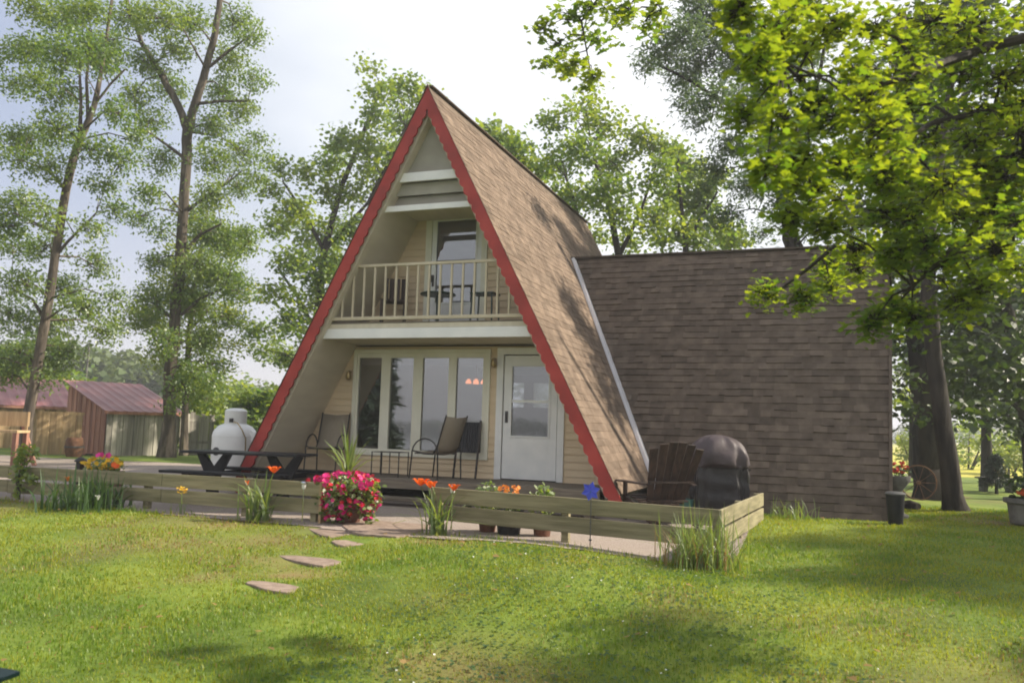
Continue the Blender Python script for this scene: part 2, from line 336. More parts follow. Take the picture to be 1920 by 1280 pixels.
# ------------------------------------------------------------------ the ground
def vnoise(x, y, s, seed):
    g = np.random.default_rng(seed); T = g.random((64, 64)); u = x/s; v = y/s; i = np.floor(u).astype(int); j = np.floor(v).astype(int); a = u-i; b_ = v-j; a = a*a*(3-2*a); b_ = b_*b_*(3-2*b_)
    return (T[i % 64, j % 64]*(1-a)+T[(i+1) % 64, j % 64]*a)*(1-b_)+(T[i % 64, (j+1) % 64]*(1-a)+T[(i+1) % 64, (j+1) % 64]*a)*b_
def dryness(x, y):
    n2 = vnoise(x+40, y+9, 2.3, 3)*.65+vnoise(x, y, .6, 4)*.35
    return n2-.06+.42*np.exp(-((x-1.0)/.8)**2-((y+4.9)/.9)**2)*vnoise(x, y, .4, 9)*1.6+.07*np.exp(-((x+1.0)/2.5)**2-((y+4)/1.2)**2)+.34*np.exp(-((y+3.0)/.40)**2)*(x > 1.4)*(x < 4.6)
def axis(parts):
    out = []
    for a, b, s in parts: out += list(np.arange(a, b, s))
    return np.array(out+[parts[-1][1]])
xs = axis([(-420, -60, 24), (-60, -20, 4), (-20, -9, 1.0), (-9, 13, .22), (13, 24, 1.0), (24, 60, 4), (60, 420, 24)])
ys = axis([(-27, -15, 1.5), (-15, -9, .5), (-9, 6, .22), (6, 16, .8), (16, 60, 4), (60, 700, 32)])
X, Y = np.meshgrid(xs, ys); Z = ground(X, Y) + .012*np.sin(X*3.1+Y*1.7)*np.sin(Y*2.3-X)*sm(16, 10, np.abs(X-3))
V = np.stack([X.ravel(), Y.ravel(), Z.ravel()], 1); nx = len(xs); ny = len(ys)
i, j = np.meshgrid(np.arange(nx-1), np.arange(ny-1)); q = (j*nx+i).ravel()
lp = np.stack([q, q+1, q+1+nx, q+nx], 1).ravel(); nf = len(q)
lawn = np_mesh('lawn', V, lp, np.arange(nf)*4, np.full(nf, 4), M['lawn_soil'], smooth=True); tag(lawn, kind='structure')
fc = V[lp.reshape(-1, 4)].mean(1); far = (fc[:, 1] > 24) & (fc[:, 0] > -2)
_w = lawn.data.attributes.new('wear', 'FLOAT', 'POINT'); _w.data.foreach_set('value', np.clip((dryness(V[:, 0], V[:, 1])-.50)*1.9, 0, 1).astype(np.float32)*(np.hypot(V[:, 0]-3, V[:, 1]+4) < 16))
_n = M['lawn_soil'].node_tree; _p = _n.nodes['Principled BSDF']; _src = _p.inputs['Base Color'].links[0].from_socket
_a = _n.nodes.new('ShaderNodeAttribute'); _a.attribute_name = 'wear'; _mx = _n.nodes.new('ShaderNodeMix'); _mx.data_type = 'RGBA'; _mx.inputs[7].default_value = (.24, .16, .075, 1)
_n.links.new(_a.outputs['Fac'], _mx.inputs[0]); _n.links.new(_src, _mx.inputs[6]); _n.links.new(_mx.outputs[2], _p.inputs['Base Color'])
lawn.data.materials.append(M['field']); lawn.data.polygons.foreach_set('material_index', far.astype(np.int32))
# the lake behind the camera and its far shore, seen mirrored in the panes
lk = MB(); lk.box(-900, 900, -900, -22, -4, -3.05); tag(lk.build('lake', 'water'), kind='structure')
def draped(name, poly, m, lift, kind='structure', thick=.0, step=.25):
    """a sheet over the ground inside a polygon, cut on a grid"""
    P = np.array(poly, float); x0, y0 = P.min(0); x1, y1 = P.max(0)
    gx = np.linspace(x0, x1, max(2, int((x1-x0)/step))); gy = np.linspace(y0, y1, max(2, int((y1-y0)/step)))
    def inside(x, y):
        r = np.zeros(np.shape(x), bool); n = len(P)
        for a in range(n):
            xa, ya = P[a]; xb, yb = P[(a+1) % n]
            c = ((ya > y) != (yb > y)) & (x < (xb-xa)*(y-ya)/(yb-ya+1e-12)+xa); r ^= c
        return r
    XX, YY = np.meshgrid(gx, gy); cx = (XX[:-1, :-1]+XX[1:, 1:])/2; cy = (YY[:-1, :-1]+YY[1:, 1:])/2; ok = inside(cx, cy).ravel()
    V = np.stack([XX.ravel(), YY.ravel(), (ground(XX, YY)+lift).ravel()], 1); n_ = len(gx)
    i, j = np.meshgrid(np.arange(len(gx)-1), np.arange(len(gy)-1)); q = (j*n_+i).ravel()[ok]
    lp = np.stack([q, q+1, q+1+n_, q+n_], 1).ravel()
    o = np_mesh(name, V, lp, np.arange(len(q))*4, np.full(len(q), 4), m, smooth=True); tag(o, kind=kind); return inside
PATIO = [(5.02, -2.45), (1.5, -2.75), (-.5, -2.55), (-14, -2.2), (-17, 5.2), (-9, 6.6), (-3.2, 1.5), (3.25, 1.5), (3.25, .6), (5.05, 1.9)]
in_patio = draped('patio', PATIO, M['gravel'], .014, step=.10)

# ------------------------------------------------------------------ the house
H, HW, L = 6.317, 3.257, 9.36                 # ridge height, half width, depth of the A-frame
SL = math.hypot(H, HW); RY = 1.177            # slope length; how far the front wall is set back
NRM = np.array([H, 0, HW])/SL; UPV = np.array([-HW, 0, H])/SL
house = thing('a_frame_house', 'tan A-frame cottage with red scalloped gable trim, a balcony and a shingled side wing', 'house')
def shingles(O, u, v, n, urange, vmax, m, name, expo=.14, tw=(.16, .42), th=(.006, .016), v0=0.0):
    b = MB(); O = np.array(O, float); k = 0; vv = v0
    while vv < vmax-.02:
        e = min(expo, vmax-vv); ua, ub = urange(vv+e/2); x = ua - RND.random()*.25; base = RND.random()*.25
        while x < ub:
            w = RND.uniform(*tw); a = max(x, ua); c = min(x+w, ub)
            if c-a > .01:
                t = RND.uniform(*th); tn = .75*RND.random()+base
                lo = vv-(RND.random()*.012 if RND.random() < .5 else 0)
                p = lambda s, r, q: O+u*s+v*r+n*q
                b.add([p(a, lo, .003), p(c, lo, .003), p(c, lo, t), p(a, lo, t), p(c, vv+e*1.03, .004), p(a, vv+e*1.03, .004)], [(0, 1, 2, 3), (3, 2, 4, 5), (1, 4, 2), (0, 3, 5)], tn)
            x += w
        vv += expo; k += 1
    return b.build(name, m, house)
for s in (1, -1):                             # the two slopes: a slab, its shingles and its lining
    mir = np.array([s, 1, 1]); n = NRM*mir; up = UPV*mir
    foot = np.array([s*HW, 0, 0]); lo = -.05
    p = lambda t, y, d: foot+up*t+n*d+np.array([0, y, 0])
    b = MB(); t1 = SL
    b.add([p(lo, -.06, 0), p(lo, L, 0), p(t1, L, 0), p(t1, -.06, 0), p(lo, -.06, -.10), p(lo, L, -.10), p(t1-.06, L, -.10), p(t1-.06, -.06, -.10)],
          [(0, 1, 2, 3), (7, 6, 5, 4), (0, 4, 5, 1), (3, 2, 6, 7), (0, 3, 7, 4), (1, 5, 6, 2)])
    b.build('roof', M['shingle_dark'], house)
    o_ = shingles(foot+np.array([0, -.118, 0])+n*.001, np.array([0, 1.0, 0]), up, n, lambda vv: (0, L+.13), SL-.02, M['shingle'], 'roof_shingles', expo=.125, tw=(.18, .36), th=(.005, .012), v0=-.05) if s == 1 else \
        shingles(foot+np.array([0, -.118, 0])+n*.001, np.array([0, 1.0, 0]), up, n, lambda vv: (0, L+.13), SL-.02, M['shingle'], 'roof_shingles', expo=.125, tw=(.6, 1.2), th=(.005, .012), v0=-.05)
    b = MB(); b.add([p(-.02, -.02, -.104), p(-.02, L-.02, -.104), p(SL-.1, L-.02, -.104), p(SL-.1, -.02, -.104), p(-.02, -.02, -.225), p(-.02, L-.02, -.225), p(SL-.3, L-.02, -.225), p(SL-.3, -.02, -.225)],
          [(0, 1, 2, 3), (7, 6, 5, 4), (0, 4, 5, 1), (3, 2, 6, 7), (0, 3, 7, 4), (1, 5, 6, 2)])
    b.build('roof_lining', M['soffit'], house)
    # red barge board with a scalloped lower edge
    top = np.array([0, 0, H]); prof = []; ln = SL+.20; wid = .205
    q = lambda t, d, y: (s*HW, 0, 0)+up*t+n*d+np.array([0, y, 0])
    outer = [(-.20 if s == 1 else -.34, -.006), (SL-.01, -.006)]
    tA = outer[0][0]; inner = []; pitch = .165; tt = tA
    tip = SL-wid*H/HW+.02
    while tt < tip-.001:
        e = min(pitch, tip-tt)
        for kk in range(7):
            f = kk/6; inner.append((tt+e*f, -(wid-.032)-.032*math.sin(math.pi*f)))
        tt += pitch
    inner.append((SL-.005*0-(wid-.03)*H/HW*1.0, -(wid-.03)))
    inner = [t for t in inner if t[0] <= SL-(-t[1])*H/HW+1e-6 or t[0] < tip]
    poly = [outer[0]]+[outer[1]]+inner[::-1]
    # clip the point of the board at the centre line
    pts = []
    for t, d in poly:
        P_ = q(t, d, -.105)
        if s*P_[0] < 0: P_ = np.array([0, P_[1], P_[2]])
        pts.append(P_)
    b = MB(); b.prism(pts, (0, .034+(.003 if s == 1 else 0), 0)); b.build('barge_board', M['red_paint'], house)
b = MB(); b.bar((-.0, -.075, H+.012), (0, L+.04, H+.012), .16, .02); b.prism([(-.10, -.125, H-.17), (0, -.125, H+.035), (.10, -.125, H-.17), (.085, -.125, H-.17), (0, -.125, H+.012), (-.085, -.125, H-.17)], (0, L+.15, 0)); b.build('ridge_cap', M['shingle_dark'], house)
# front walls: lap siding course by course, openings left free
def xin(z, off=.235): return HW*(1-z/H)-off*SL/H
def siding(z0, z1, y, holes, name):
    b = MB(); c = .118; z = z0
    while z < z1-.005:
        e = min(c, z1-z); cuts = []
        segs = [(-xin(z+e*.5)-.03, xin(z+e*.5)+.03)]
        for hx0, hx1, hz0, hz1 in holes:
            if hz0 < z+e*.5 < hz1:
                ns = []
                for a, d in segs:
                    if hx0 > a: ns.append((a, min(d, hx0)))
                    if hx1 < d: ns.append((max(a, hx1), d))
                segs = [t for t in ns if t[1]-t[0] > .01]
        tn = RND.random()
        for a, d in segs:
            b.add([(a, y-.024, z), (d, y-.024, z), (d, y-.004, z+e), (a, y-.004, z+e), (a, y+.03, z), (d, y+.03, z), (d, y+.03, z+e), (a, y+.03, z+e)],
                  [(0, 1, 2, 3), (7, 6, 5, 4), (0, 4, 5, 1), (3, 2, 6, 7), (0, 3, 7, 4), (1, 5, 6, 2)], tn)
        z += c
    return b.build(name, M['siding'], house)
WX0, WX1, WZ0, WZ1 = -1.885, .750, .300, 2.150
DX0, DX1 = 1.00, 1.93
siding(-.02, 2.2, RY, [(WX0+.03, WX1-.03, WZ0+.03, WZ1-.03), (DX0-.08, DX1+.08, -1, 2.10)], 'lower_wall')
siding(2.50, 5.9, RY, [(-.46, .54, 2.4, 4.53)], 'upper_wall')
# big window: frame, four panes
def frame_box(b, x0, x1, z0, z1, t, y0, y1):
    b.box(x0, x1, y0, y1, z1-t, z1); b.box(x0, x1, y0, y1, z0, z0+t); b.box(x0, x0+t, y0, y1, z0+t, z1-t); b.box(x1-t, x1, y0, y1, z0+t, z1-t)
b = MB(); frame_box(b, WX0, WX1, WZ0, WZ1, .07, RY-.050, RY+.05); w = b.build('front_window', M['cream_paint'], house, bevel=.004)
pan = [(-1.775, -1.325), (-1.145, -.695), (-.515, -.02), (.125, .615)]
b = MB()
xs_ = [WX0+.07]+[v for p_ in pan for v in p_]+[WX1-.07]
for k in range(0, len(xs_), 2): b.box(xs_[k]+.0005, xs_[k+1]-.0005, RY-.030, RY+.04, WZ0+.0705, WZ1-.0705)
for a, c in pan: b.box(a, c, RY-.030, RY+.04, WZ0+.0705, .415); b.box(a, c, RY-.030, RY+.04, 2.005, WZ1-.0705)
b.build('sash', M['cream_paint'], w)
for a, c in pan: MB().box(a-.01, c+.01, RY+.004, RY+.010, .405, 2.015).build('pane', M['window_glass'], w)
MB().box(WX0+.08, WX1-.08, RY+.06, RY+.075, 1.885, 2.12).build('roller_blind', M['blind'], house)
# lower door
b = MB(); b.box(DX0-.13, DX0-.015, RY-.045, RY+.05, 0, 2.06); b.box(DX1+.015, DX1+.13, RY-.045, RY+.05, 0, 2.06); b.box(DX0-.13, DX1+.13, RY-.047, RY+.05, 2.06, 2.17); d_ = b.build('front_door', M['white_paint'], house, bevel=.004)
GX0, GX1, GZ0, GZ1 = 1.145, 1.785, .72, 1.86
def door_slab(x0, x1, z0, z1, gx0, gx1, gz0, gz1, y0, y1, m, par):
    b = MB(); b.box(x0, gx0, y0, y1, z0, z1); b.box(gx1, x1, y0, y1, z0, z1); b.box(gx0, gx1, y0, y1, z0, gz0); b.box(gx0, gx1, y0, y1, gz1, z1)
    b.tint = .5; t = .03; frame_box(b, gx0-t, gx1+t, gz0-t, gz1+t, t, y0-.012, y0-.001); return b.build('door_leaf', m, par, bevel=.003)
door_slab(DX0, DX1, .015, 2.04, GX0, GX1, GZ0, GZ1, RY-.02, RY+.025, M['white_paint'], d_)
MB().box(GX0-.01, GX1+.01, RY, RY+.006, GZ0-.01, GZ1+.01).build('pane', M['door_glass'], d_)
MB().box(GX0, GX1, RY-.022, RY-.002, 1.265, 1.305).build('glazing_bar', M['white_paint'], d_)
b = MB(); b.box(DX0+.035, DX0+.085, RY-.032, RY-.021, .93, 1.12); b.tube([(DX0+.06, RY-.03, 1.0), (DX0+.06, RY-.07, 1.0), (DX0+.06, RY-.075, 1.09)], .010); b.build('door_handle', M['grey_iron'], d_)
MB().box(DX0-.13, DX1+.13, RY-.09, RY+.03, -.035, -.002).build('threshold', M['grey_iron'], d_)
# upper (balcony) door
b = MB(); b.box(-.55, -.435, RY-.045, RY+.05, 2.52, 4.50); b.box(.515, .62, RY-.045, RY+.05, 2.52, 4.50); b.box(-.55, .62, RY-.047, RY+.05, 4.50, 4.62); u_ = b.build('balcony_door', M['cream_paint'], house, bevel=.004)
door_slab(-.43, .51, 2.53, 4.495, -.34, .40, 2.96, 4.40, RY-.02, RY+.025, M['white_paint'], u_)
MB().box(-.35, .41, RY, RY+.006, 2.95, 4.41).build('pane', M['door_glass'], u_)
MB().box(-.34, .40, RY-.022, RY-.002, 3.655, 3.705).build('glazing_bar', M['grey_iron'], u_)
b = MB(); b.box(-.405, -.365, RY-.032, RY-.021, 3.25, 3.45); b.tube([(-.385, RY-.03, 3.32), (-.385, RY-.08, 3.32), (-.385, RY-.085, 3.44)], .012); b.build('door_handle', M['black_metal'], u_)
# balcony: floor, fascia boards, collar beams, railing
MB().box(-1.86, 1.86, .14, L-.3, 2.235, 2.40).build('upper_floor', M['soffit'], house)
b = MB(); z0, z1 = 2.235, 2.395; b.prism([(-xin(z0, .20), .07, z0), (xin(z0, .20), .07, z0), (xin(z1, .20), .07, z1), (-xin(z1, .20), .07, z1)], (0, .045, 0)); b.build('balcony_fascia', M['white_paint'], house)
b = MB(); z0, z1 = 2.402, 2.475; b.prism([(-xin(z0, .22), .10, z0), (xin(z0, .22), .10, z0), (xin(z1, .22), .10, z1), (-xin(z1, .22), .10, z1)], (0, .04, 0)); b.build('balcony_rim', M['soffit'], house)
b = MB()
for k in range(10): b.box(-1.72, 1.72, .10+.107*k, .10+.107*k+.1, 2.476, 2.50)
b.build('balcony_floor', M['deck_wood'], house)
for z0, z1 in ((4.80, 4.95), (4.315, 4.41)):
    b = MB(); b.prism([(-xin(z0, .20), .05, z0), (xin(z0, .20), .05, z0), (xin(z1, .20), .05, z1), (-xin(z1, .20), .05, z1)], (0, .045, 0)); b.build('collar_beam', M['white_paint'], house, bevel=.004)
b = MB(); z0 = 4.955; b.prism([(-xin(z0, .22), .16, z0), (xin(z0, .22), .16, z0), (0, .16, 5.86)], (0, .02, 0)); b.build('gable_panel', M['gable_paint'], house)
b = MB(); z0, z1, z2 = 4.42, 4.60, 4.80; b.prism([(-xin(z0, .22), .24, z0), (xin(z0, .22), .24, z0), (xin(z1, .22), .24, z1), (-xin(z1, .22), .24, z1)], (0, .02, 0))
b.prism([(-xin(z1, .22), .16, z1), (xin(z1, .22), .16, z1), (xin(z2, .22), .16, z2), (-xin(z2, .22), .16, z2)], (0, .02, 0)); b.build('gable_panel', M['gable_paint'], house)
MB().box(-.70, .70, .27, RY-.03, 4.42, 4.45).build('balcony_ceiling', M['soffit'], house)
z = 3.415; rl = MB().box(-xin(z, .13), xin(z, .13), .075, .125, z, z+.045).build('balcony_railing', M['rail_paint'], house, bevel=.004)
z = 2.535; MB().box(-xin(z, .2), xin(z, .2), .07, .125, z, z+.055).build('bottom_rail', M['rail_paint'], rl, bevel=.004)
k = -1.52
while k < 1.60:
    if abs(k) < xin(2.75, .21):
        zt = min(3.413, H*(1-(abs(k)+.24)/HW))
        MB().box(k-.0145, k+.0145, .085, .118, 2.592, zt).build('baluster', M['rail_paint'], rl)
    k += .198
# wall lamps either side
for x, z in ((.835, 1.93), (-1.94, 1.70)):
    b = MB(); b.lathe([(.0, .06), (.035, .05), (.045, 0), (.05, -.06), (.03, -.09), (.0, -.10)], 10, (x, RY-.11, z)); b.bar((x, RY-.02, z+.05), (x, RY-.11, z+.06), .02, .02); b.build('wall_lamp', M['brass'], house, smooth=True)
# inside
b = MB(); b.box(-3.0, 3.0, RY+.06, L-.3, -.06, -.002); b.build('inner_floor', M['interior'], house)
b = MB()
zz = [0, .75, 1.9, 2.23]; hx = [(-1.86, -1.50), (-1.24, -.80)]
b.box(-3.2, 3.2, L-.30, L-.2, -.3, 1.38); b.box(-2.4, 2.4, L-.301, L-.2, 2.02, 4.0); b.box(-2.6, -1.86, L-.30, L-.2, 1.38, 2.02); b.box(-1.50, -1.24, L-.30, L-.2, 1.38, 2.02); b.box(-.80, 2.6, L-.30, L-.2, 1.38, 2.02)
b.prism([(-1.25, L-.3, 4.0), (1.25, L-.3, 4.0), (0, L-.3, 6.0)], (0, .1, 0)); b.build('back_wall', M['interior'], house)
for a, c in hx: MB().box(a-.02, c+.02, L-.262, L-.255, 1.36, 2.04).build('back_pane', M['door_glass'], house)
for s in (1, -1):
    b = MB(); b.add([(s*(HW-.2), -.0, -.36), (s*(HW-.2), L-.3, -.36), (s*(HW-.24), L-.3, .1), (s*(HW-.24), 0, .1)], [(0, 1, 2, 3)]); b.build('foundation', M['stone'], house)
# ---- the side wing: same pitch, ridge parallel to the front
WN = np.array([0, -.8643, .503]); WV = np.array([0, .503, .8643]); WZR = 4.43; WYR = 4.985
WB = WYR-(WZR+.42)*.503/.8643              # y of the front foot at z = -.42
WL = (WZR+.42)/.8643
xr = lambda z: 6.872+.045*(z+.37)
xl = lambda z: HW*(1-z/H)-.12
b = MB(); zb, zt = -.42, WZR
fr = [(xl(zb), WB, zb), (xr(zb), WB, zb), (xr(zt), WYR, zt), (xl(zt), WYR, zt)]
yb = 2*WYR-WB; bk = [(xl(zb)-.0, yb, zb), (xr(zb), yb, zb)]
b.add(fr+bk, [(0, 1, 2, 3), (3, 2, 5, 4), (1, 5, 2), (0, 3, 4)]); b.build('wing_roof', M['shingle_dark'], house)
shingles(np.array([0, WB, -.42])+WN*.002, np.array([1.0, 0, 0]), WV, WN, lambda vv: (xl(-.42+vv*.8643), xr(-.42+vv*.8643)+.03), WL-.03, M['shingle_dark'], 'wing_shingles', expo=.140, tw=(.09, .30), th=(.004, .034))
b = MB(); b.bar((xl(zt)-.1, WYR-.005, zt+.02), (xr(zt)+.03, WYR-.005, zt+.02), .16, .03); b.build('wing_ridge_cap', M['shingle_dark'], house)
b = MB(); b.bar((xr(zb)+.045, WB-.01, zb), (xr(zt)+.045, WYR-.01, zt), .05, .10, up=(0, 1, 0)); b.build('wing_rake_trim', M['shingle_dark'], house)
va = np.array([1.013, 4.942, 4.352]); vb = np.array([3.151, 2.528, .206]); vd = (vb-va)/np.linalg.norm(vb-va); vb = vb+vd*.55
b = MB(); off = NRM*.045; b.bar(va+off-vd*.03+(0, -.045, 0), vb+off+(0, -.06, 0), .15, .06, up=NRM); b.build('valley_flashing', M['metal_white'], house)

# deck in front of the wall
dk = thing('wooden_deck', 'low dark wooden deck with a plank step along the front of the A-frame', 'deck')
b = MB()
for k in range(9): b.box(-2.95, 2.95, -.02+.134*k, -.02+.134*k+.126, -.032, -.004)
b.build('deck_boards', M['deck_wood'], dk, bevel=.003)
MB().box(-2.98, 2.98, -.035, -.021, -.15, -.012).build('rim_board', M['deck_wood'], dk)
for x in (-2.7, -1.2, .5, 1.5, 2.7): MB().box(x-.09, x+.09, .0, .2, -.40, -.151).build('block', M['terracotta'], dk)
b = MB(); b.box(-.9, 3.05, -.42, -.28, -.30, -.26); b.box(-.9, 3.05, -.265, -.125, -.30, -.26); b.build('step', M['deck_wood'], dk, bevel=.003)
for x in (-.7, 1.0, 2.9): MB().box(x-.04, x+.04, -.40, -.14, -.44, -.301).build('step_support', M['deck_wood'], dk)
# ------------------------------------------------------------------ plank fences round the patio
def plank_fence(label, runs, group):
    """runs: list of (x0,y0,x1,y1, top z at both ends, [post positions 0..1], material)"""
    f = thing('plank_fence', label, 'fence', (0, 0, 0), 0, group)
    for (x0, y0, x1, y1, za, zb, posts, m, n_) in runs:
        a = np.array([x0, y0]); c = np.array([x1, y1]); d = (c-a)/np.linalg.norm(c-a); nn = np.array([d[1], -d[0]])
        for (t0, t1) in n_:
            for lo, hi in ((-.185, 0), (-.408, -.222)):
                b = MB(); j = RND.uniform(-.006, .006)
                pa = a+(c-a)*t0; pc = a+(c-a)*t1; z_0 = za+(zb-za)*t0; z_1 = za+(zb-za)*t1; th = nn*.038
                P = [(pa[0], pa[1], z_0+lo+j), (pc[0], pc[1], z_1+lo-j), (pc[0], pc[1], z_1+hi-j), (pa[0], pa[1], z_0+hi+j)]
                b.prism(P, (-th[0], -th[1], 0)); b.build('board', m, f, bevel=.005)
        for t in posts:
            p = a+(c-a)*t - nn*.088; g = gh(p[0], p[1]); z = za+(zb-za)*t
            b = MB(); b.bar((p[0], p[1], g-.15), (p[0], p[1], z-.012), .09, .09, up=(d[0], d[1], 0)); b.build('post', M['grey_wood'], f, bevel=.006)
    return f
plank_fence('weathered plank fence left of the gap, behind the lilies and the petunia pot', [(-9.2, -2.2, -.26, -2.2, .0, .055, [.03, .2, .37, .565, .665, .86, .985], M['grey_wood'], [(0, .36), (.361, .70), (.701, 1)])], 'low plank fences round the patio')
plank_fence('weathered plank fence right of the gap, turning the corner by the covered grill', [(1.36, -2.2, 4.94, -2.2, .082, .012, [.02, .49, .985], M['grey_wood'], [(0, 1)]), (4.945, -2.24, 5.15, 1.15, .012, .01, [.5, .985], M['grey_wood_y'], [(0, 1)])], 'low plank fences round the patio')
b = MB(); b.box(-.262, -.225, -2.235, -2.12, gh(-.24, -2.2)-.1, .06); o = b.build('post', M['tan_wood'], [x for x in COL.objects if x.name.startswith('plank_fence')][0], bevel=.004)

# ------------------------------------------------------------------ paving and stepping stones
def stone(px, py, pts, label, lift=.03):
    """a flat slab, outline given in px of the photograph, laid on the ground"""
    P = []
    for x, y in pts:
        q, _ = hit(x, y); P.append(q)
    P = np.array(P)
    m0 = P.mean(0); P = m0+(P-m0)*1.10
    for _ in range(2): P = np.stack([P*.86+np.roll(P, -1, 0)*.14, P*.14+np.roll(P, -1, 0)*.86], 1).reshape(-1, 3)
    P = P+rng.normal(0, .008, P.shape); c = P.mean(0); z = np.mean([gh(*p_[:2]) for p_ in P])+lift
    b = MB(); b.prism([(p_[0]-c[0], p_[1]-c[1], 0) for p_ in P], (0, 0, -.07)); o = b.build('stepping_stone', M['paver'], None, bevel=.008)
    o.location = (c[0], c[1], z); return tag(o, label, 'stepping stone', 'flat stones from the lawn to the patio')
stone(0, 0, [(646, 985), (740, 966), (800, 968), (800, 992), (752, 1010), (668, 1003)], 'largest flat slab in the fence gap, level with the gravel', .012)
stone(0, 0, [(578, 990), (640, 984), (662, 1002), (610, 1008)], 'broken slab at the left of the gap, below the fence post', .008)
stone(0, 0, [(622, 1013), (682, 1011), (688, 1020), (640, 1026)], 'small stepping stone just below the slabs of the fence gap', .008)
stone(0, 0, [(525, 1046), (545, 1041), (640, 1049), (628, 1060), (600, 1066), (548, 1056)], 'wide stepping stone midway down the grassy slope', .014)
stone(0, 0, [(462, 1097), (480, 1092), (558, 1099), (545, 1112), (505, 1112)], 'lowest stepping stone, half sunk in brown grass', .010)

# ------------------------------------------------------------------ furniture
def on(x, y): return gh(x, y)+.014 if in_patio(np.array([x]), np.array([y]))[0] else gh(x, y)
# picnic table
c = at(465, 900, 13.35); tx, ty = c[0], c[1]; tz = on(tx, ty)
t = thing('picnic_table', 'black picnic table with fixed benches behind the left fence', 'table', (tx, ty, tz), rad(7))
b = MB()
for k in range(5): b.box(-1.0, 1.0, -.37+.15*k, -.37+.15*k+.142, .72, .76)
b.build('tabletop', M['black_plastic'], t, bevel=.006)
for s in (-1, 1):
    b = MB(); b.box(-1.02, 1.02, s*.70-.14, s*.70-.004, .435, .475); b.box(-1.02, 1.02, s*.70+.004, s*.70+.14, .435, .475); b.build('bench', M['black_plastic'], t, bevel=.006)
for x in (-.62, .62):                          # V-shaped pedestal seen under the top, broad enough to read from the side
    b = MB(); b.prism([(x-.31, -.03, .71), (x-.16, -.03, .71), (x, -.03, .50), (x+.16, -.03, .71), (x+.31, -.03, .71), (x+.10, -.03, .30), (x+.10, -.03, .0), (x-.10, -.03, .0), (x-.10, -.03, .30)], (0, .06, 0)); b.build('pedestal', M['black_plastic'], t, bevel=.006)
    b = MB(); b.box(x-.04, x+.04, -.78, -.031, .36, .43); b.box(x-.04, x+.04, .031, .78, .36, .43); b.build('bench_arm', M['black_plastic'], t)
# propane tank
c = at(435, 900, 15.6); tz = on(c[0], c[1])
t = thing('propane_tank', 'tall white propane tank with a collar on top, left of the A-frame', 'propane tank', (c[0], c[1], tz))
b = MB(); prof = [(.30, 0), (.32, .02), (.32, .10)]+[(.40*math.cos(a)*.3+.28*0+.12*0+.28, .30-.20*math.sin(a)) for a in []]
prof = [(.30, .0), (.31, .08), (.25, .081), (.33, .12), (.385, .20), (.40, .28), (.40, .88), (.395, .93), (.365, 1.01), (.30, 1.08), (.20, 1.125), (.10, 1.145)]
b.lathe(prof, 32); b.build('tank_body', M['tank_white'], t, smooth=True)
b = MB(); b.lathe([(.185, 1.10), (.20, 1.12), (.20, 1.36), (.17, 1.39), (.10, 1.41), (.0, 1.415)], 24); b.build('valve_collar', M['tank_white'], t, smooth=True)
b = MB(); b.box(.02, .10, -.207, -.19, 1.15, 1.22); b.build('collar_opening', M['black_metal'], t)
b = MB(); b.tube([(.12, -.20, 1.16), (.26, -.27, 1.14), (.36, -.26, 1.02), (.405, -.20, .86), (.41, -.18, .30), (.46, -.2, .02)], .011, 8); b.build('gas_pipe', M['brass'], t, smooth=True)
b = MB(); b.tube([(-.07, -.385, .62), (-.07, -.409, .62)], .075, 16); b.build('data_plate', M['grey_iron'], t)
b = MB(); b.lathe([(.404, .575), (.406, .58), (.404, .585)], 32); b.lathe([(.402, .885), (.4045, .892), (.402, .90)], 32); b.build('weld_seam', M['tank_white'], t, smooth=True)
for s in (-1, 1):
    b = MB(); b.prism([(s*.36, -.04, 1.03), (s*.47, -.04, .98), (s*.50, -.04, .88), (s*.47, -.04, .78), (s*.395, -.04, .78)], (0, .08, 0)); b.build('lifting_lug', M['tank_white'], t, bevel=.012)
# sling chairs and the side table on the deck
def sling_chair(label, loc, rz):
    t = thing('patio_chair', label, 'chair', loc, rz, 'brown sling chairs on the deck')
    for s in (-.27, .27):                      # one bent tube a side: rear leg, arm, front leg; and the rail that carries the sling
        arc = [(s, .30, 0), (s, .28, .38)]+[(s, .0+.29*math.cos(a)-.0, .40+.24*math.sin(a)) for a in np.linspace(.1, math.pi-.1, 9)]+[(s, -.29, .36), (s, -.33, 0)]
        b = MB(); b.tube(arc, .0125, 8); b.build('side_frame', M['black_metal'], t, smooth=True)
        b = MB(); k = s*.92; b.tube([(k, -.30, .44), (k, -.05, .40), (k, .16, .40), (k, .24, .50), (k, .42, 1.02)], .0125, 8); b.build('rail', M['black_metal'], t, smooth=True)
    b = MB()
    for z, y in ((.40, .10), (.40, -.22)): b.tube([(-.27, y, z), (.27, y, z)], .010, 6)
    b.build('cross_bar', M['black_metal'], t)
    def sheet(pts, name):
        b = MB(); n = len(pts); w_ = .245; V = []
        for y, z in pts: V += [(-w_, y, z), (0, y+.012, z-.02), (w_, y, z)]
        F = [(3*i+j, 3*i+j+1, 3*i+j+4, 3*i+j+3) for i in range(n-1) for j in range(2)]
        b.add(V, F, .5); o = b.build(name, M['sling'], t, smooth=True); m_ = o.modifiers.new('thick', 'SOLIDIFY'); m_.thickness = .006
    sheet([(-.30, .445), (-.18, .42), (-.04, .405), (.15, .405)], 'seat'); sheet([(.17, .42), (.25, .52), (.33, .76), (.415, 1.0)], 'backrest')
    return t
sling_chair('brown sling chair left of the big window, behind the spiky plant', (-2.02, .62, -.003), rad(14))
sling_chair('brown sling chair in side view, in front of the right panes', (.12, .50, -.003), rad(-108))
t = thing('side_table', 'small black metal side table between the two sling chairs', 'table', (-.72, .50, -.003), rad(4))
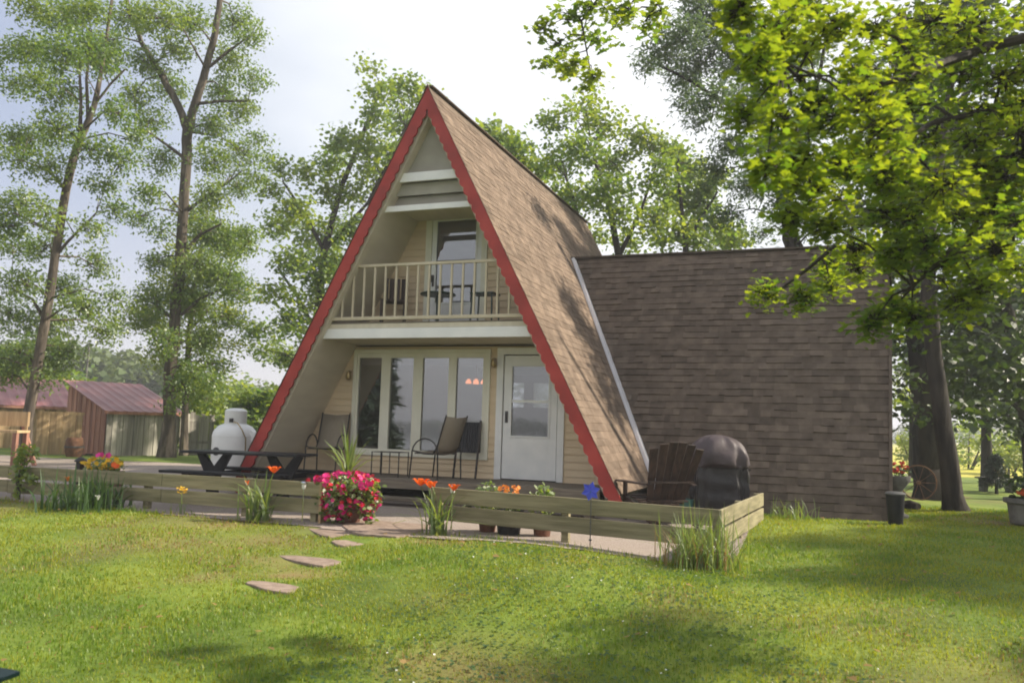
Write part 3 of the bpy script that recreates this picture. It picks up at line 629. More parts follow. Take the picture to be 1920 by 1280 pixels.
b = MB(); b.box(-.25, .25, -.20, .20, .39, .40); b.build('table_top', M['black_metal'], t, bevel=.003)
for x, y in ((-.24, -.19), (.24, -.19), (-.24, .19), (.24, .19)): MB().tube([(x, y, 0), (x, y, .39)], .010).build('leg', M['black_metal'], t)
for x in (-.08, .08): MB().tube([(x, -.19, .05), (x, -.19, .39)], .009).build('spindle', M['black_metal'], t)
MB().tube([(-.24, -.19, .05), (.24, -.19, .05)], .008).build('stretcher', M['black_metal'], t)
t = thing('folded_chair', 'black slatted folding chair leaning under the rightmost window pane', 'chair', (.45, .98, -.003), rad(6))
b = MB()
for x in (-.19, .19): b.bar((x, -.12, 0), (x, .10, .95), .03, .03)
b.build('frame', M['black_paint_wood'], t)
b = MB()
for k in range(9): b.bar((-.16+.04*k, -.015, .42), (-.16+.04*k, .10, .92), .033, .015, up=(0, 1, 0))
b.build('backrest', M['black_plastic'], t)
# adirondack chair
def adirondack(label, loc, rz, m, parts=True):
    t = thing('adirondack_chair', label, 'chair', loc, rz)
    n = 6; base = np.array([0, .18, .30]); lean = np.array([0, .40, .92]); lean /= np.linalg.norm(lean)
    for k in range(n):
        u = (k-(n-1)/2)/((n-1)/2); ln = .92-.10*u*u; fan = u*.075
        a = base+np.array([u*.235, 0, 0]); c_ = base+np.array([u*.235+fan*1.4, 0, 0])+lean*ln
        b = MB(); b.bar(a, c_, .090, .020, up=np.cross((1, 0, 0), lean), w2=.124, h2=.02); b.build('back_slat', m, t, bevel=.006)
    b = MB()
    b.bar((-.33, .36, .60), (.33, .36, .60), .07, .025, up=(0, 0, 1)); b.bar((-.30, .235, .34), (.30, .235, .34), .07, .025, up=(0, 0, 1)); b.build('back_brace', m, t)
    b = MB()
    for k in range(6): y = -.46+.115*k; b.box(-.27, .27, y, y+.098, .36-.025*k*.9, .38-.025*k*.9)
    b.build('seat', m, t, bevel=.004)
    for s in (-1, 1):
        b = MB(); P = [(s*.29, -.56, .555), (s*.40, -.58, .555), (s*.435, -.48, .555), (s*.42, -.15, .555), (s*.37, .38, .555), (s*.29, .38, .555)]
        b.prism(P if s > 0 else P[::-1], (0, 0, .022)); b.build('arm', m, t, bevel=.005)
        b = MB(); b.box(min(s*.29, s*.315), max(s*.29, s*.315), -.50, -.40, 0, .553); b.build('leg', m, t)
        b = MB(); b.bar((s*.302, -.40, .30), (s*.302, .62, .04), .025, .11, up=(0, 0, 1)); b.build('leg', m, t)
    return t
c = at(1236, 900, 11.7); adirondack('dark brown Adirondack chair seen from behind, beside the covered grill', (c[0], c[1], on(c[0], c[1])), rad(-142), M['brown_wood'])
c = at(24, 1262, 3.60); a_ = rad(110); cx_ = c[0]-(.36*math.cos(a_)+.57*math.sin(a_)); cy_ = c[1]-(.36*math.sin(a_)-.57*math.cos(a_)); adirondack('dark teal chair with only its armrest in view, low on the lawn', (cx_, cy_, c[2]-.575), a_, M['green_plastic'])
# covered grill
c = at(1344, 900, 12.2); gx, gy = c[0], c[1]; gz = on(gx, gy)
t = thing('covered_grill', 'barbecue grill under a shiny black cover, in the fence corner', 'grill', (gx, gy, gz), rad(16))
def cover(t):
    nu, nv = 72, 30; V = []; R_ = random.Random(5)
    for j in range(nv+1):
        v = j/nv
        for i in range(nu):
            a = 2*math.pi*i/nu; ca, sa = math.cos(a), math.sin(a)
            if v < .60:                        # skirt
                z = .03+v/.60*.75; hw, hd = .415-.02*v, .30; pw = .35+.1*v
                fold = .026*math.sin(a*9+2*v+.8*math.sin(5*v))*(1-.7*v)+.014*math.sin(a*19+7*v)+.008*math.sin(31*v+3*a)
            else:                              # domed lid
                q = (v-.60)/.40; z = .78+.42*math.sin(q*math.pi/2); s_ = math.cos(q*math.pi/2)**.78; hw, hd = .430*s_, .33*s_; pw = .55+.35*q; fold = (.022*math.sin(a*7+3*q)+.014*math.sin(a*13-6*q+1))*(1-q*.8); z -= .03*math.cos(a*2+.6)*(1-q)*q*2+.012*math.sin(a*5)*(1-q)
            sg = lambda c_: math.copysign(abs(c_)**pw, c_)
            x = sg(ca)*(hw+fold); y = sg(sa)*(hd+fold)
            if v >= .55 and v <= .66: x *= .985-.02*math.sin((v-.55)/.11*math.pi); y *= .985-.02*math.sin((v-.55)/.11*math.pi)
            V.append((x+.02*v*math.sin(3*z), y, z))
    F = [(j*nu+i, j*nu+(i+1) % nu, (j+1)*nu+(i+1) % nu, (j+1)*nu+i) for j in range(nv) for i in range(nu)]+[tuple(nv*nu+i for i in range(nu))]
    cut = int(.60*nv)*nu
    b = MB(); b.add(V, F[:cut], .5); o = b.build('cover_skirt', M['cover_black'], t, smooth=True)
    b = MB(); b.add([((x-.0)*1.045, y*1.05, z+.012) for x, y, z in V[cut-nu:]], [tuple(i-cut+nu for i in f) for f in F[cut-nu:]], .5); o = b.build('cover_lid', M['cover_sunlit'], t, smooth=True)
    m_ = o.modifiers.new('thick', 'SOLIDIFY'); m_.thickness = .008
    return o
cover(t)
for x in (-.38, .38):
    b = MB(); b.tube([(x, -.02, .07), (x, .02, .07)], .07, 14); b.build('wheel', M['black_plastic'], t)
b = MB(); b.tube([(.425, -.12, .72), (.455, -.12, .73), (.455, .12, .73), (.425, .12, .72)], .012); b.build('side_handle', M['black_metal'], t)
# things by the grill
c = at(1283, 945, 12.0); t = thing('bucket', 'teal bucket between the Adirondack chair and the grill', 'bucket', (c[0], c[1], on(c[0], c[1])))
b = MB(); b.lathe([(.10, 0), (.13, .30), (.138, .31), (.125, .31), (.095, .03), (.0, .03)], 18); b.build('bucket_body', M['teal'], t, smooth=True)
b = MB(); b.tube([(.13*math.cos(a), 0, .30+.12*math.sin(a)) for a in np.linspace(0, math.pi, 9)], .004, 5); b.build('handle', M['grey_iron'], t)
# balcony furniture
t = thing('balcony_chair', 'dark wooden chair at the left end of the balcony', 'chair', (-.85, .62, 2.50), rad(25))
b = MB(); b.box(-.21, .21, -.2, .2, .40, .43); b.build('seat', M['brown_wood'], t)
b = MB()
for k in range(4): b.box(-.19+.10*k, -.19+.10*k+.075, .19, .21, .44, .84)
b.build('backrest', M['brown_wood'], t)
for x, y in ((-.19, -.18), (.19, -.18), (-.19, .18), (.19, .18)): MB().box(x-.018, x+.018, y-.018, y+.018, 0, .399).build('leg', M['brown_wood'], t)
t = thing('bistro_table', 'round bistro table on one foot in front of the balcony door', 'table', (-.02, .62, 2.50))
b = MB(); b.lathe([(.0, .50), (.29, .50), (.30, .515), (.29, .53), (.0, .53)], 24); b.build('table_top', M['dark_green_metal'], t, smooth=True)
b = MB(); b.lathe([(.18, 0), (.17, .02), (.03, .05), (.025, .25), (.035, .49)], 14); b.build('pedestal', M['dark_green_metal'], t, smooth=True)
t = thing('balcony_stool', 'small dark green metal stool at the right end of the balcony', 'stool', (.86, .55, 2.50))
b = MB(); b.box(-.20, .20, -.17, .17, .47, .50); b.build('seat', M['dark_green_metal'], t, bevel=.006)
for x, y in ((-.17, -.14), (.17, -.14), (-.17, .14), (.17, .14)): MB().bar((x, y, .47), (x*1.1, y*1.1, 0), .022, .022, up=(0, 1, 0)).build('leg', M['dark_green_metal'], t)
# a lit lamp seen through the right pane
t = thing('ceiling_lamp', 'lit ceiling lamp with warm shades seen through the rightmost pane', 'lamp', (-.98, 4.6, 1.80))
b = MB(); b.tube([(0, 0, .08), (0, 0, .43)], .012); b.build('stem', M['brass'], t)
for k in range(4):
    a = k*math.pi/2+.4; b = MB(); b.lathe([(.065, -.05), (.058, .0), (.025, .045), (.0, .05)], 12, (.16*math.cos(a), .16*math.sin(a), 0)); b.build('shade', M['lamp_glow'], t, smooth=True)
    MB().tube([(0, 0, .09), (.16*math.cos(a), .16*math.sin(a), .052)], .008, 5).build('arm', M['brass'], t)

# ------------------------------------------------------------------ pots and flowers
def pts_in(n, rx, ry, rz, c=(0, 0, 0), shell=0.0):
    d = rng.normal(size=(n, 3)); d /= np.linalg.norm(d, axis=1)[:, None]; r = rng.uniform(shell**3, 1, n)**(1/3)
    return d*r[:, None]*np.array([rx, ry, rz])+np.array(c)
# petunia pot with a spike plant
px_, py_ = .02, -1.95; pz = on(px_, py_)
t = thing('petunia_pot', 'dark brown pot spilling over with magenta petunias around a spiky plant', 'flower pot', (px_, py_, pz))
b = MB(); b.lathe([(.15, 0), (.16, .02), (.215, .36), (.235, .37), (.235, .42), (.20, .42), (.20, .37), (.0, .36)], 22); b.build('pot', M['terracotta'], t, smooth=True)
P = np.concatenate([pts_in(170, .24, .18, .10, (-.42, .04, .46), .2), pts_in(480, .48, .38, .17, (0, 0, .47), .3), pts_in(220, .22, .22, .22, (.32, -.08, .32), .2), pts_in(200, .24, .16, .24, (-.04, -.24, .26), .2), pts_in(90, .15, .2, .2, (-.26, -.10, .28), .2), pts_in(40, .1, .1, .2, (.37, -.08, .12), .2)]); P[:, 2] = np.maximum(P[:, 2], .03)
o = leaves('foliage', P, rng.uniform(.05, .09, len(P)), OVAL, M['leaf_lily'], t, rng.random(len(P)), .3, .3)
def flowers(name, P, size, m, t, up=.3, toward=None):
    N = len(P); n = rng.normal(size=(N, 3))*.6; n += np.array([.15, -.55, up]); n /= np.linalg.norm(n, axis=1)[:, None]
    a = np.cross(n, rng.normal(size=(N, 3))); a /= np.linalg.norm(a, axis=1)[:, None]; b_ = np.cross(n, a); k = 10
    V = []; s = np.asarray(size)*np.ones(N)
    V.append(P)
    for i in range(k):
        an = 2*math.pi*i/k; r = (.5 if i % 2 == 0 else .40)
        V.append(P+s[:, None]*(r*math.cos(an)*a+r*math.sin(an)*b_+n*.22))
    V = np.stack(V, 1).reshape(-1, 3); base = (np.arange(N)*(k+1))[:, None]
    per = np.array([[0, 1+i, 1+(i+1) % k] for i in range(k)]).ravel(); lp = (base+per[None]).ravel()
    return np_mesh(name, V, lp, np.arange(N*k)*3, np.full(N*k, 3), m, t, np.repeat(rng.random(N), k))
Q = np.concatenate([pts_in(46, .24, .20, .10, (-.42, .02, .50), .5), pts_in(120, .46, .38, .15, (-.02, -.02, .53), .75), pts_in(55, .20, .22, .20, (.33, -.10, .33), .7), pts_in(60, .24, .16, .24, (-.04, -.26, .27), .7), pts_in(12, .10, .1, .16, (.38, -.12, .13), .5)])
Q = Q[Q[:, 2] > .06]; k = rng.random(len(Q)) < .72
tag(flowers('blossoms', Q[k], rng.uniform(.06, .09, k.sum()), M['petunia_pink'], t), kind='stuff'); tag(flowers('blossoms', Q[~k], rng.uniform(.06, .09, (~k).sum()), M['petunia_red'], t), kind='stuff')
n = 36; blades('spike_leaves', np.array([[-.06, .05, .42]])+rng.normal(0, .02, (n, 3)), rng.uniform(.55, .98, n), rng.uniform(.026, .040, n), M['leaf_lily'], t, rng.random(n), .45, 4, curl=.5)
# barrel planter with marigolds
c = at(196, 900, 14.2); t = thing('barrel_planter', 'half barrel planter of yellow marigolds with two pink blooms', 'planter', (c[0], c[1], on(c[0], c[1])))
b = MB(); b.lathe([(.25, 0), (.29, .16), (.30, .34), (.27, .34), (.26, .28), (0, .28)], 22); b.build('barrel', M['barrel'], t)
b = MB(); b.lathe([(.287, .10), (.293, .10), (.297, .14), (.29, .14)], 22); b.lathe([(.302, .26), (.307, .26), (.308, .30), (.30, .30)], 22); b.build('hoop', M['rust'], t)
P = pts_in(260, .34, .30, .13, (0, 0, .40)); leaves('foliage', P, rng.uniform(.05, .09, len(P)), OVAL, M['leaf_lily'], t, rng.random(len(P)), .4)
tag(flowers('blossoms', pts_in(90, .36, .30, .12, (-.03, -.03, .47), .7), .085, M['marigold_yellow'], t, .8), kind='stuff'); flowers('pink_blooms', np.array([[-.06, -.1, .60], [.10, -.08, .59], [-.02, -.05, .62], [.05, 0, .6]]), .11, M['hot_pink'], t, .5)
flowers('orange_blooms', np.array([[.36, -.18, .46], [.40, -.14, .43], [.33, -.25, .30]]), .11, M['lily_orange'], t, .3)
c = at(150, 880, 14.3); t = thing('garden_post', 'short black post with a cap, left of the marigold barrel', 'post', (c[0], c[1], on(c[0], c[1])))
MB().box(-.05, .05, -.05, .05, 0, .48).build('shaft', M['black_metal'], t, bevel=.008)
b = MB(); b.lathe([(.10, .481), (.10, .50), (.05, .55), (.0, .56)], 12); b.build('cap', M['black_metal'], t)
# black pot and seedlings behind the right fence
t = thing('flower_pot', 'black pot of orange marigolds behind the right fence', 'flower pot', (2.30, -1.88, on(2.3, -1.88)))
b = MB(); b.lathe([(.14, 0), (.17, .26), (.185, .27), (.185, .30), (.16, .30), (.155, .26), (0, .26)], 18); b.build('pot', M['black_plastic'], t, smooth=True)
P = pts_in(120, .16, .14, .14, (0, 0, .38)); leaves('foliage', P, .06, OVAL, M['leaf_lily'], t, rng.random(120), .3)
tag(flowers('blossoms', pts_in(26, .17, .12, .07, (0, 0, .53), .5), .06, M['marigold_orange'], t, .7), kind='stuff')
for lab, x, y in (('leafy green plant left of the orange marigolds, behind the right fence', 1.98, -1.8), ('leafy green plant right of the orange marigolds, behind the right fence', 2.72, -1.82)):
    t = thing('potted_plant', lab, 'plant', (x, y, on(x, y)), 0, 'green plants behind the right fence')
    b = MB(); b.lathe([(.10, 0), (.125, .20), (.13, .22), (.11, .22), (0, .19)], 16); b.build('pot', M['terracotta'], t, smooth=True)
    P = pts_in(170, .17, .15, .22, (0, 0, .40)); leaves('foliage', P, rng.uniform(.05, .08, 170), OVAL, M['leaf_lily'], t, rng.random(170), .3)
# daylilies and tall grasses along the fences
def clump(name, label, cat, x, y, n, h, w_, m, spread=.10, lean=.5, group=None, rz=0):
    g = on(x, y); t = thing(name, label, cat, (x, y, g), rz, group); P = np.concatenate([rng.normal(0, spread, (n, 2)), np.zeros((n, 1))], 1)
    blades('leaves', P, rng.uniform(.45, 1.0, n)*h, rng.uniform(.7, 1.2, n)*w_, m, t, rng.random(n), lean, 4, curl=.6); return t
def lily(t, x, y, z, m=None, s=.10, n=6):
    MB().tube([(x*.2, y*.2, 0), (x*.6, y*.6, z*.6), (x, y, z-.04)], .005, 5).build('flower_stem', M['leaf_lily'], t)
    b = MB(); 
    for k in range(n):
        a = 2*math.pi*k/n; ca, sa = math.cos(a), math.sin(a); tx_, ty_ = -sa, ca; w_ = .030*s/.10
        pr = [(0.008, -.045), (.35*s, -.01), (.75*s, .035*s/.1), (1.05*s, .03*s/.1)]; ws = [.004, w_, w_*.9, .002]
        V = [];
        for (r, zz), ww in zip(pr, ws): V += [(x+ca*r+tx_*ww, y+sa*r+ty_*ww, z+zz), (x+ca*r-tx_*ww, y+sa*r-ty_*ww, z+zz)]
        b.add(V, [(2*i, 2*i+1, 2*i+3, 2*i+2) for i in range(3)])
    b.build('flower', m or M['lily_orange'], t, smooth=True)
t = clump('daylily', 'daylily with one orange bloom in front of the left fence', 'daylily', -1.08, -2.42, 64, .80, .030, M['leaf_lily'], .09, .6)
lily(t, .22, .0, .68, s=.11); lily(t, -.20, .0, .50, s=.04, n=4)
t = clump('daylily', 'daylily with several orange blooms at the left end of the right fence', 'daylily', 1.55, -2.42, 58, .74, .030, M['leaf_lily'], .07, .65)
lily(t, -.24, .02, .62, s=.12); lily(t, -.12, .04, .60, s=.10); lily(t, .20, .05, .58, s=.09); lily(t, -.02, -.06, .62, s=.04, n=4)
t = clump('daylily', 'dense dark green daylily clump in front of the marigold barrel', 'daylily', -3.95, -2.58, 300, .66, .028, M['leaf_green'], .24, .55)
lily(t, .34, -.10, .20, m=M['white_petal'], s=.05); lily(t, -.36, .0, .42, m=M['marigold_orange'], s=.06)
t = clump('ornamental_grass', 'tuft of tall yellowish ornamental grass at the right fence corner', 'grass tuft', 4.80, -2.66, 330, .74, .013, M['leaf_lily'], .18, .55)
P = np.concatenate([rng.normal(0, .17, (90, 2)), np.zeros((90, 1))], 1); blades('dry_leaves', P, rng.uniform(.25, .5, 90), .011, M['grass_dry'], t, rng.random(90), .5, 3)
t = clump('ornamental_grass', 'small bright grass tuft at the foot of the wing wall', 'grass tuft', 5.55, 1.62, 80, .40, .012, M['leaf_lily'], .16, .5)
t = clump('yellow_wildflower', 'thin plant with a yellow flower head before the left fence', 'flower', -2.35, -2.42, 16, .30, .014, M['leaf_lily'], .07, .6)
MB().tube([(0, 0, 0), (-.02, 0, .30)], .006, 5).build('flower_stem', M['leaf_lily'], t)
P = pts_in(40, .075, .06, .05, (-.02, 0, .33)); leaves('flower_head', P, .035, OVAL, M['marigold_yellow'], t, rng.random(40), .4)
# vine on the left fence
t = thing('climbing_vine', 'yellow-green vine growing over the left end of the fence', 'vine', (-5.55, -2.32, gh(-5.55, -2.32)))
vp = [np.array(p_) for p_ in ((0, 0, 0), (-.06, 0, .25), (.0, .03, .5), (.03, .02, .72))]
for k in range(5): MB().tube([p_+np.array([RND.uniform(-.06, .06), RND.uniform(-.03, .03), 0])*i for i, p_ in enumerate(vp)], [.012, .01, .007, .004], 5).build('stem', M['bark'], t)
P = np.concatenate([pts_in(180, .22, .14, .17, (.06, 0, .72)), pts_in(110, .13, .1, .22, (-.04, 0, .42)), pts_in(50, .10, .08, .08, (.20, 0, .34)), pts_in(40, .08, .08, .12, (0, 0, .15))]); leaves('foliage', P, rng.uniform(.05, .09, len(P)), OVAL, M['leaf_ash_yellow'], t, rng.random(len(P)), .3, .3)
# solar lights and the blue flower stake
for lab, x, y, top in (('small silver solar light on a stake by the petunia pot', -.42, -2.36, .56), ('small silver solar light on a stake behind the orange daylilies', 1.72, -2.34, .62)):
    t = thing('solar_light', lab, 'garden light', (x, y, gh(x, y)), 0, 'solar lights along the fence')
    MB().tube([(0, 0, 0), (0, 0, top-.09)], .007, 6).build('stake', M['chrome'], t); b = MB(); b.lathe([(.02, top-.10), (.028, top-.09), (.030, top-.035), (.022, top-.03)], 12); b.build('lens', M['tank_white'], t, smooth=True)
    b = MB(); b.lathe([(.050, top-.03), (.052, top-.02), (.035, top-.004), (.0, top)], 14); b.build('cap', M['chrome'], t, smooth=True)
t = thing('flower_stake', 'thin garden stake with a blue metal flower, in front of the right fence', 'garden stake', (3.46, -2.27, gh(3.46, -2.27)))
MB().tube([(0, 0, 0), (0, 0, .60)], .006, 6).build('stake', M['grey_iron'], t); b = MB(); b.lathe([(.0, -.02), (.022, 0), (.0, .02)], 10, (0, 0, .10)); b.lathe([(.0, -.02), (.014, 0), (.0, .02)], 10, (0, 0, .30)); b.build('bead', M['grey_iron'], t, smooth=True)
P = pts_in(1, 0, 0, 0)
b = MB()
for k in range(6):
    a = 2*math.pi*k/6+.3; ca, sa = math.cos(a), math.sin(a); r = .115
    b.add([(0, -.015, .66), (ca*r*.55-sa*.035, -.03, .66+sa*r*.55+ca*.035), (ca*r, -.02, .66+sa*r), (ca*r*.55+sa*.035, -.03, .66+sa*r*.55-ca*.035)], [(0, 1, 2, 3)])
o = b.build('metal_flower', M['iris_blue'], t); m_ = o.modifiers.new('thick', 'SOLIDIFY'); m_.thickness = .004
MB().tube([(0, -.01, .58), (0, -.01, .66)], .012, 8).build('hub', M['teal'], t)

# ------------------------------------------------------------------ right of the wing
c = at(1679, 960, 12.3); x, y = c[0], c[1]
t = thing('rain_barrel', 'tall black bin with a grey lid at the corner of the wing', 'bin', (x, y, gh(x, y)-.01))
b = MB(); b.lathe([(.095, 0), (.10, .02), (.13, .44), (.135, .44), (.12, .42), (0, .41)], 18); b.build('bin_body', M['black_plastic'], t, smooth=True)
b = MB(); b.lathe([(.142, .442), (.145, .46), (.11, .485), (0, .49)], 18); b.build('lid', M['grey_iron'], t, smooth=True)
c = at(1682, 940, 13.4); x, y = c[0], c[1]
t = thing('pedestal_planter', 'grey pedestal planter with red blooms behind the black bin', 'planter', (x, y, gh(x, y)))
b = MB(); b.lathe([(.17, 0), (.17, .05), (.08, .10), (.07, .40), (.10, .46), (.20, .58), (.21, .66), (.18, .66), (0, .62)], 18); b.build('urn', M['stone'], t, smooth=True)
P = pts_in(90, .20, .18, .12, (0, 0, .72)); leaves('foliage', P, .06, OVAL, M['leaf_dark'], t, rng.random(90), .4); tag(flowers('blossoms', pts_in(46, .20, .18, .10, (0, 0, .80), .5), .06, M['red_bloom'], t, .6), kind='stuff')
c = at(1722, 895, 17.9); x, y = c[0], c[1]; g = gh(x, y)
t = thing('wagon_wheel', 'rusty spoked wagon wheel leaning by the large dark trunk', 'wheel', (x, y, g+.36), rad(12))
MB().tube([(.36*math.cos(a), 0, .36*math.sin(a)) for a in np.linspace(0, 2*math.pi, 33)], .016, 6, cap=False).build('rim', M['rust'], t, smooth=True)
MB().tube([(0, -.05, 0), (0, .05, 0)], .04, 10).build('hub', M['rust'], t)
for k in range(10): a = 2*math.pi*k/10; MB().tube([(.04*math.cos(a), 0, .04*math.sin(a)), (.35*math.cos(a), 0, .35*math.sin(a))], .006, 5).build('spoke', M['rust'], t)
c1 = at(1690, 942, 15.2); c2 = at(1722, 950, 14.8); b = MB(); o0 = np.array([c1[0], c1[1], gh(c1[0], c1[1])+.06]); o1 = np.array([c2[0], c2[1], gh(c2[0], c2[1])+.06])
b.tube([o0-o0, (o1-o0)*.5+(0, 0, .02), o1-o0], [.07, .08, .06], 10, wob=.2); o = b.build('log', M['bark_dark'], None, smooth=True); o.location = o0; tag(o, 'dark fallen log on the grass between bin and trunks', 'log')
c = at(1938, 975, 12.2); x, y = c[0], c[1]; g = gh(x, y)
t = thing('stone_tub', 'grey stone tub of dark foliage and red blooms at the right edge', 'planter', (x, y, g))
b = MB(); b.lathe([(.26, 0), (.30, .03), (.33, .30), (.38, .32), (.38, .38), (.31, .38), (.30, .33), (0, .32)], 24); b.build('tub', M['stone'], t, smooth=True)
P = pts_in(260, .36, .32, .22, (0, 0, .55)); leaves('foliage', P, rng.uniform(.06, .12, 260), OVAL, M['leaf_dark'], t, rng.random(260), .3); tag(flowers('blossoms', pts_in(40, .3, .3, .05, (0, -.05, .46), .6), .07, M['lily_orange'], t, .4), kind='stuff')
c = at(1868, 905, 22); x, y = c[0], c[1]; g = gh(x, y)
t = thing('garden_bench', 'small grey bench far back on the lawn under the little conifer', 'bench', (x, y, g), rad(20))
MB().box(-.48, .48, -.15, .15, .34, .38).build('seat', M['stone'], t)
for s in (-.34, .34): MB().box(s-.05, s+.05, -.13, .13, 0, .339).build('leg', M['stone'], t)

# ------------------------------------------------------------------ the yard on the left
def shed(name, label, pa, da, pb, db, back, zt_front, zt_back, wall_m, side_m, ext=0.0):
    A = at(pa[0], pa[1], da); B = at(pb[0], pb[1], db); zg = min(gh(A[0], A[1]), gh(B[0], B[1]))-.05
    t = thing(name, label, 'shed', (A[0], A[1], zg)); d = (B-A)[:2]; ln = np.linalg.norm(d); u = d/ln; n = np.array([-u[1], u[0]]); n = n if n@(A[:2]-CAM[:2]) > 0 else -n
    P = lambda s, r, z: (u[0]*s+n[0]*r, u[1]*s+n[1]*r, z)
    def boards(p0, p1, z0, z1a, z1b, m, nm, w=.17):
        p0 = np.array(p0); p1 = np.array(p1); k = max(2, int(np.linalg.norm(p1-p0)/w)); b = MB(); dd = (p1-p0)/np.linalg.norm(p1-p0); nr = np.array([dd[1], -dd[0]])
        for i in range(k):
            a = p0+(p1-p0)*(i/k); c_ = p0+(p1-p0)*((i+.93)/k); za = z1a+(z1b-z1a)*i/k; zb_ = z1a+(z1b-z1a)*(i+.93)/k; lo = z0+RND.uniform(0, .10); o_ = nr*(.01+.015*(i % 2))
            b.prism([(a[0]+o_[0], a[1]+o_[1], lo), (c_[0]+o_[0], c_[1]+o_[1], lo), (c_[0]+o_[0], c_[1]+o_[1], zb_), (a[0]+o_[0], a[1]+o_[1], za)], (-nr[0]*.03, -nr[1]*.03, 0), RND.random())
        return b.build(nm, m, t)
    boards(P(0, 0, 0)[:2], P(ln, 0, 0)[:2], 0, zt_front, zt_front, wall_m, 'front_wall')
    boards(P(0, back, 0)[:2], P(0, .04, 0)[:2], 0, zt_back, zt_front, side_m, 'side_wall'); boards(P(ln, .04, 0)[:2], P(ln, back, 0)[:2], 0, zt_front, zt_back, side_m, 'side_wall'); boards(P(ln, back, 0)[:2], P(0, back, 0)[:2], 0, zt_back, zt_back, wall_m, 'rear_wall')
    b = MB(); e = .16; k = int((ln+2*e)/.11); V = []; F = []
    sl_ = (zt_back-zt_front)/back
    for i in range(k+1):
        s = -e+(ln+2*e)*i/k; bump = .018 if i % 3 == 0 else 0
        for r in (-e, back+e): V.append(P(s, r, zt_front+.03+sl_*r+bump))
    for i in range(k): F.append((2*i, 2*i+2, 2*i+3, 2*i+1))
    b.add(V, F, .5); o = b.build('roof', M['red_tin'], t); m_ = o.modifiers.new('thick', 'SOLIDIFY'); m_.thickness = .02
    b = MB(); b.bar(P(-e, -e+.02, zt_front-.02+sl_*-e), P(ln+e, -e+.02, zt_front-.02+sl_*-e), .03, .09); b.build('eave_board', M['barn_red'], t); return t
shed('garden_shed', 'grey board shed with a red tin roof behind the forked tree', (196, 850), 26.8, (332, 850), 28.7, 2.9, 1.50, 2.42, M['barn_grey'], M['barn_red'])
shed('garden_shed', 'tan board shed with a red roof at the left edge, behind the leaning trunk', (-60, 850), 29.5, (128, 850), 31.5, 2.8, 1.62, 2.60, M['tan_wood'], M['tan_wood'])
# board fence between the sheds
A = at(64, 850, 25.6); B = at(150, 850, 26.4); f = thing('board_fence', 'tan vertical board fence joining the two sheds', 'fence', (A[0], A[1], gh(A[0], A[1])))
d = B-A; ln = np.linalg.norm(d[:2]); u = d[:2]/ln; k = int(ln/.16)
for i in range(k):
    s0, s1 = ln*i/k, ln*(i+.9)/k; o_ = .02*(i % 2); MB().prism([(u[0]*s0, u[1]*s0-o_, .02), (u[0]*s1, u[1]*s1-o_, .02), (u[0]*s1, u[1]*s1-o_, 1.34+RND.uniform(-.05, .05)), (u[0]*s0, u[1]*s0-o_, 1.34+RND.uniform(-.05, .05))], (0, .025, 0)).build('board', M['tan_wood'], f)
for z in (.45, 1.28): MB().bar((0, .05, z), (u[0]*ln, u[1]*ln+.05, z), .05, .09).build('rail', M['tan_wood'], f)
A = at(334, 850, 28.6); B = at(398, 850, 29.6); f = thing('board_fence', 'weathered grey board fence running right from the grey shed', 'fence', (A[0], A[1], gh(A[0], A[1])))
d = B-A; ln = np.linalg.norm(d[:2]); u = d[:2]/ln; k = int(ln/.17)
for i in range(k):
    s0, s1 = ln*i/k, ln*(i+.9)/k; o_ = .02*(i % 2); zt = 1.42+RND.uniform(-.06, .06); MB().prism([(u[0]*s0, u[1]*s0-o_, .02), (u[0]*s1, u[1]*s1-o_, .02), (u[0]*s1, u[1]*s1-o_, zt), (u[0]*s0, u[1]*s0-o_, zt+.02)], (0, .025, 0)).build('board', M['barn_grey'], f)
for z in (.45, 1.2): MB().bar((0, .05, z), (u[0]*ln, u[1]*ln+.05, z), .05, .09).build('rail', M['barn_grey'], f)
# workbench at the left edge, plank against the trunk, little barrel
c = at(8, 860, 20.2); t = thing('work_bench', 'rough wooden work bench at the left edge beside the leaning trunk', 'bench', (c[0], c[1], gh(c[0], c[1])), rad(18))
MB().box(-.75, .42, -.25, .25, .80, .86).build('bench_top', M['tan_wood'], t)
for x, y in ((-.7, -.2), (.36, -.2), (-.7, .2), (.36, .2)): MB().box(x-.05, x+.05, y-.05, y+.05, 0, .799).build('leg', M['barn_red'], t)
MB().box(-.7, .36, .26, .29, .95, 1.30).build('back_board', M['tan_wood'], t)
for x in (-.66, .32): MB().box(x-.03, x+.03, .225, .259, .86, 1.30).build('upright', M['tan_wood'], t)
c1 = at(44, 797, 20.9); c2 = at(66, 862, 20.3); z2 = gh(c2[0], c2[1]); b = MB(); b.bar((0, 0, 0), (c1[0]-c2[0], c1[1]-c2[1], c1[2]-z2), .12, .04, up=(0, 1, 0)); o = b.build('plank', M['barn_red'], None); o.location = (c2[0], c2[1], z2); tag(o, 'reddish plank leaning against the leaning trunk', 'plank')
c = at(139, 845, 24.6); t = thing('small_barrel', 'dark red barrel standing before the board fence', 'barrel', (c[0], c[1], gh(c[0], c[1])))
b = MB(); b.lathe([(.20, 0), (.25, .15), (.26, .30), (.24, .48), (.20, .56), (0, .56)], 16); b.build('barrel_body', M['rust'], t, smooth=True); b = MB(); b.lathe([(.262, .27), (.268, .27), (.268, .32), (.262, .32)], 16); b.build('hoop', M['grey_iron'], t)
